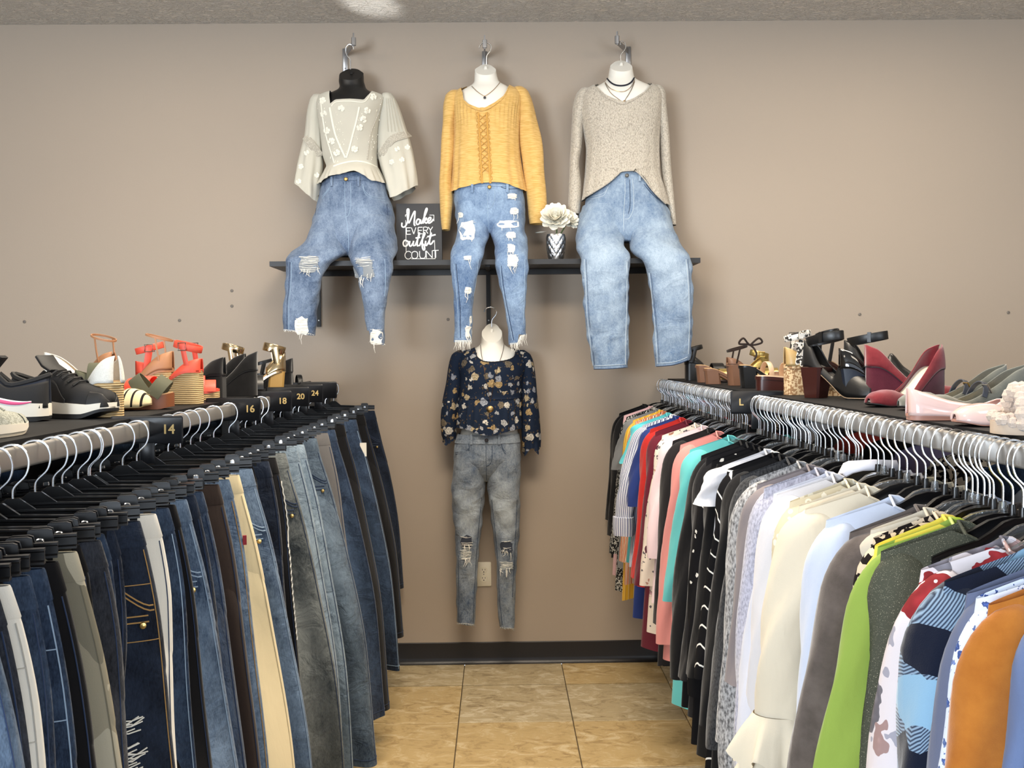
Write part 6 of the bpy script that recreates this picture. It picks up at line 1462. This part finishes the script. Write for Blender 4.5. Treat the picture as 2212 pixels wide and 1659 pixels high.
pump('black suede wedge right behind the coral pair', -.955, 3.24, 160, BSU, .075, 'wedge', heelmat=BSU, insole=BLE, group=BW_)
pump('black suede wedge with its heel turned to the aisle', -.90, 3.36, 192, BSU, .085, 'wedge', heelmat=BSU, insole=BLE, back=.066, group=BW_)
pump('black suede wedge at the back beside the gold sandal', -.985, 3.58, 172, BSU, .085, 'wedge', heelmat=BSU, insole=BLE, group=BW_)
sandal('black open-toe mule lying low by the marker plates', -.90, 3.44, 14, ((.78, .045, .10, BLE, 0),), .030, 'wedge', .018, solemat=BLE, heelmat=BLE, insole=BLE)
sandal('gold metallic cuffed sandal on a blond block heel', -.90, 3.80, 196, ((.76, .05, .05, MGL, 0),), .075, 'block', .008, solemat=MGL, heelmat=leather('blond_wood', (188, 150, 84), .5, .1), counter=(MGL, .075, .30), ankle=(.078, .030, MGL, None))
sandal('silvered cuff sandal leaning behind the gold one', -1.03, 3.74, 172, ((.76, .05, .03, MGL, 0),), .07, 'block', .008, solemat=BLE, heelmat=BLE, counter=(MGL, .06, .28), ankle=(.085, .022, MGL, None))
pump('black wedge at the wall end of the jeans shelf', -.935, 4.12, 178, BSU, .065, 'wedge', insole=BLE, group=BW_)
sandal('black strappy sandal at the wall end of the jeans shelf', -.91, 4.38, 20, ((.78, .035, .02, BLE, 0), (.62, .045, .018, BLE, 0)), .05, 'block', .008, solemat=BLE, heelmat=BLE, insole=BLE, ankle=(.05, .012, BLE, None))
# ---- shirt-side shelf (far to near)
sandal('black platform wedge sandal nearest the wall', .935, 4.55, 4, ((.80, .04, .06, BLE, 0), (.62, .05, .05, BLE, 0)), .078, 'wedge', .022, solemat=BLE, heelmat=BLE, insole=MBR, counter=(BLE, .05, .34), ankle=(.06, .018, BLE, None))
GS = 'gold perforated sandals'
sandal('gold perforated sandal lifted above the brown mules', 1.02, 4.34, 186, ((.80, .045, .06, GLD, 0), (.62, .05, .05, GLD, 0)), .062, 'block', .008, solemat=MBR, heelmat=MBR, insole=INS, counter=(GLD, .055, .4), ankle=(.050, .022, GLD, GBK), group=GS)
sandal('gold perforated sandal tucked behind the bow sandal', 1.10, 4.06, 170, ((.80, .045, .06, GLD, 0), (.62, .05, .05, GLD, 0)), .062, 'block', .008, solemat=MBR, heelmat=MBR, insole=INS, counter=(GLD, .055, .4), ankle=(.055, .022, GLD, GBK), group=GS)
BM = 'brown block-heel mules'
sandal('brown block-heel mule, far one of the pair', .925, 4.24, -4, ((.80, .04, .05, MBR, 0),), .070, 'block', .010, solemat=MBR, heelmat=MBR, insole=INS, group=BM)
sandal('brown block-heel mule, near one of the pair', .915, 4.02, -6, ((.80, .04, .03, GLD, 0), (.70, .045, .03, MBR, 0)), .060, 'block', .010, solemat=MBR, heelmat=MBR, insole=INS, group=BM)
bs = sandal('brown sandal with a dark bow on its ankle strap', .965, 3.86, 8, ((.80, .04, .03, MBR, 0),), .082, 'block', .008, solemat=MBR, heelmat=MBR, insole=INS, counter=(MBR, .03, .3), ankle=(.055, .008, BRN, None))
build('bow', MB().tube(poly_curve([(.08, -.03, .150), (.11, -.035, .175), (.125, -.03, .158), (.08, -.03, .150), (.05, -.04, .175), (.035, -.035, .155), (.08, -.03, .150), (.10, -.04, .12), (.09, -.045, .095)], 5), .004, 5), BRN, bs)
sandal('black sandal on a round black block heel', .955, 3.60, -4, ((.80, .045, .05, BLE, 0),), .078, 'block', .010, solemat=BLE, heelmat=BLE, insole=INS)
sandal('beige double-strap sandal behind the brown platform', 1.03, 3.72, 18, ((.78, .05, .024, BEI, .01), (.58, .055, .022, BEI, -.01), (.2, .05, .02, BEI, 0)), .04, 'wedge', .03, solemat=plain('pale_sole', (206, 200, 190), .6), heelmat=plain('pale_sole', (206, 200, 190), .6), insole=BEI)
sandal('brown platform slide with a wide black band', .955, 3.36, -8, ((.66, .055, .07, BLE, 0),), .046, 'wedge', .036, solemat=BRH, heelmat=BRH, insole=BEI, W=.088)
sandal('taupe slide standing behind the brown platform', 1.12, 3.52, 150, ((.72, .05, .06, MBR, 0), (.5, .05, .03, MBR, 0)), .085, 'wedge', .02, solemat=BRH, heelmat=BRH, insole=MBR)
sandal('dark brown wedge with tall looped ankle straps', 1.10, 3.25, 20, ((.76, .045, .022, BLE, .02), (.66, .05, .022, BLE, -.02)), .095, 'wedge', .02, solemat=BRH, heelmat=BRH, insole=INS, ankle=(.085, .016, BLE, None))
CK = 'glittered cork wedges'
sandal('glittered cork wedge with snake-print straps, heel to the aisle', .955, 3.04, 6, ((.78, .045, .03, SNK, .01), (.2, .07, .022, SNK, 0)), .088, 'wedge', .030, solemat=CORK, heelmat=CORK, insole=INS, counter=(leather('bronze_lining', (176, 148, 100), .4, .1), .062, .30), ankle=(.085, .016, SNK, BUCK), group=CK)
sandal('glittered cork wedge with its low toe in front', .975, 2.94, -12, ((.14, .030, .025, SNK, 0), (.3, .04, .02, SNK, 0)), .032, 'wedge', .030, solemat=CORK, heelmat=CORK, insole=INS, L=.16, group=CK)
def bootie(label, X, d, yaw):
    S = Shoe(.235, .078, .088, .008, .7); t = thing('ankle_boot', label, 'ankle boot', group='black peep-toe ankle boots')
    S.slab(b := MB(), lambda q: S.fz(q)-.006, lambda q: S.fz(q)); build('sole', b, leather('tan_welt', (178, 150, 120), .5, .05), t)
    rings = [[(.235*(.0+.30*k*(1-.30*(1-f)))+.010*(1-f), .034*v*(1-.25*(1-f)), (S.fz(.1)-.004)*f) for k, v in ((0, -.55), (.12, -.95), (.9, -1), (1, -.8), (1, .8), (.9, 1), (.12, .95), (0, .55))] for f in (0, .3, .6, 1)]
    build('heel', MB().loft(rings), BRH, t)
    H = spline([0, .12, .28, .42, .55, .7, .86, .94], [.080, .070, .030, .030, .105, .075, .050, .040]); ph = spline([0, .1, .3, .42, .50, .56, .94], [.75, .70, .5, .5, .85, 1.0, 1.0])
    S.upper(b := MB(), H, ph, 0, .94, nt=44); build('upper', b, BLE, t, solid=.003, angle=75)
    zc = S.fz(.1)+.078; P = [Vector((.065+.054*math.cos(a), .031*math.sin(a), zc-.004+.010*math.cos(a))) for a in np.linspace(0, 2*PI, 29)]
    an = build('ankle_strap', MB().strap(P, .024, .003, out_from((.065, 0, zc))), BLE, t)
    build('strap_keeper', MB().box((.075, -.033, zc), (.010, .008, .028)).xform(Matrix.Identity(4)), BLE, an)
    build('insole', S.slab(MB(), lambda q: S.fz(q), lambda q: S.fz(q)+.003, .02, .96, ins=.004), plain('grey_lining', (90, 88, 86), .8), t)
    return place(t, X, d, yaw, L=.235)
bootie('black peep-toe ankle boot on a mahogany heel, toe to the rail', .925, 2.78, -52)
bootie('black peep-toe ankle boot on a mahogany heel, behind the patent pump', 1.10, 2.92, -30)
pp = pump('black patent pump with a stacked navy heel and jewelled toe', 1.02, 2.72, -18, PAT, .085, 'block', heelmat=leather('navy_stack', (26, 34, 48), .4, .1), insole=BLE, vamp=.034)
for k in range(9): build('toe_jewel', MB().ball((.185+.012*(k % 3), -.02+.007*k*.6, .044-.003*(k % 3)), .004, 6, 4), plain('dark_crystal', (40, 40, 44), .1, .6), pp)
MW = 'maroon suede wedge pumps'
pump('maroon suede wedge pump with its toe to the aisle', .955, 2.42, 206, MARO, .088, 'wedge', heelmat=MARW, insole=plain('pearl_insole', (206, 196, 178), .35), back=.062, group=MW)
pump('maroon suede wedge pump standing heel first behind', 1.075, 2.68, -14, MARO, .090, 'wedge', heelmat=MARW, insole=plain('pearl_insole', (206, 196, 178), .35), back=.062, group=MW)
MJ = 'grey suede mary janes'
pump('grey suede mary jane with a buckled slate strap, near one', .975, 2.13, 186, GRS, .048, 'wedge', heelmat=SOLE, insole=CRI, strap=(SLT, BUCK), back=.056, L=.245, group=MJ, name='mary_jane', cat='shoe')
pump('grey suede mary jane with a buckled slate strap, far one', .995, 2.26, 184, GRS, .048, 'wedge', heelmat=SOLE, insole=CRI, strap=(SLT, GBK), back=.056, L=.245, group=MJ, name='mary_jane', cat='shoe')
FLT = 'blush patent flats'
pump('blush patent flat with its heel to the aisle', .885, 1.93, -4, PINKP, .012, 'wedge', heelmat=plain('blush_sole', (176, 128, 112), .5), solemat=plain('blush_sole', (176, 128, 112), .5), insole=leather('pink_lining', (196, 160, 150), .5, .05), back=.056, side=.034, group=FLT, name='ballet_flat', toe=.9)
pump('blush patent flat with its rounded toe to the aisle', .905, 1.80, 188, PINKP, .012, 'wedge', heelmat=plain('blush_sole', (176, 128, 112), .5), solemat=plain('blush_sole', (176, 128, 112), .5), insole=leather('pink_lining', (196, 160, 150), .5, .05), back=.052, side=.034, group=FLT, name='ballet_flat', toe=.9)
def slipper(label, X, d, yaw, roll):
    t = thing('slipper', label, 'slipper', group='cream fluffy slippers'); S = Shoe(.24, .092, .018, .018, .9); rn = random.Random(5)
    S.slab(b := MB(), lambda q: 0, lambda q: S.fz(q)-.004, ins=-.002); build('sole', b, plain('slipper_sole', (200, 180, 160), .8), t)
    fz = NT('fleece_pile_%d' % int(yaw)); fzm = fz.out(fz.mix(fz.noise(60, 3), lin(196, 174, 156), lin(222, 206, 192)), 1.0, 0, .05, Sheen_Weight=.6); fz.bump(fz.noise(220, 3), .8, .004)
    def fluff(P, r):
        b = MB()
        for p in P: b.ball(p, r*rn.uniform(.75, 1.2), 7, 4)
        return b
    build('fleece_footbed', fluff([(q*.24, S.cen(q)+v*S.hw(q), S.fz(q)+rn.uniform(-.002, .004)) for q in np.linspace(.03, .96, 20) for v in (-.95, -.6, -.2, .2, .6, .95)], .010), fzm, t)['kind'] = 'stuff'
    pts = []
    for q in np.linspace(.46, .86, 11):
        for a in np.linspace(0, PI, 11): pts.append((q*.24, S.cen(q)+(S.hw(q)+.004)*math.cos(a), S.fz(q)+.050*math.sin(a)))
    build('fleece_band', fluff(pts, .012), fzm, t)['kind'] = 'stuff'
    return place(t, X, d, yaw, L=.24)
slipper('cream fluffy slipper at the near end of the shelf', .895, 1.60, 170, 0)
slipper('cream fluffy slipper right behind its twin', 1.06, 1.68, 176, 0)
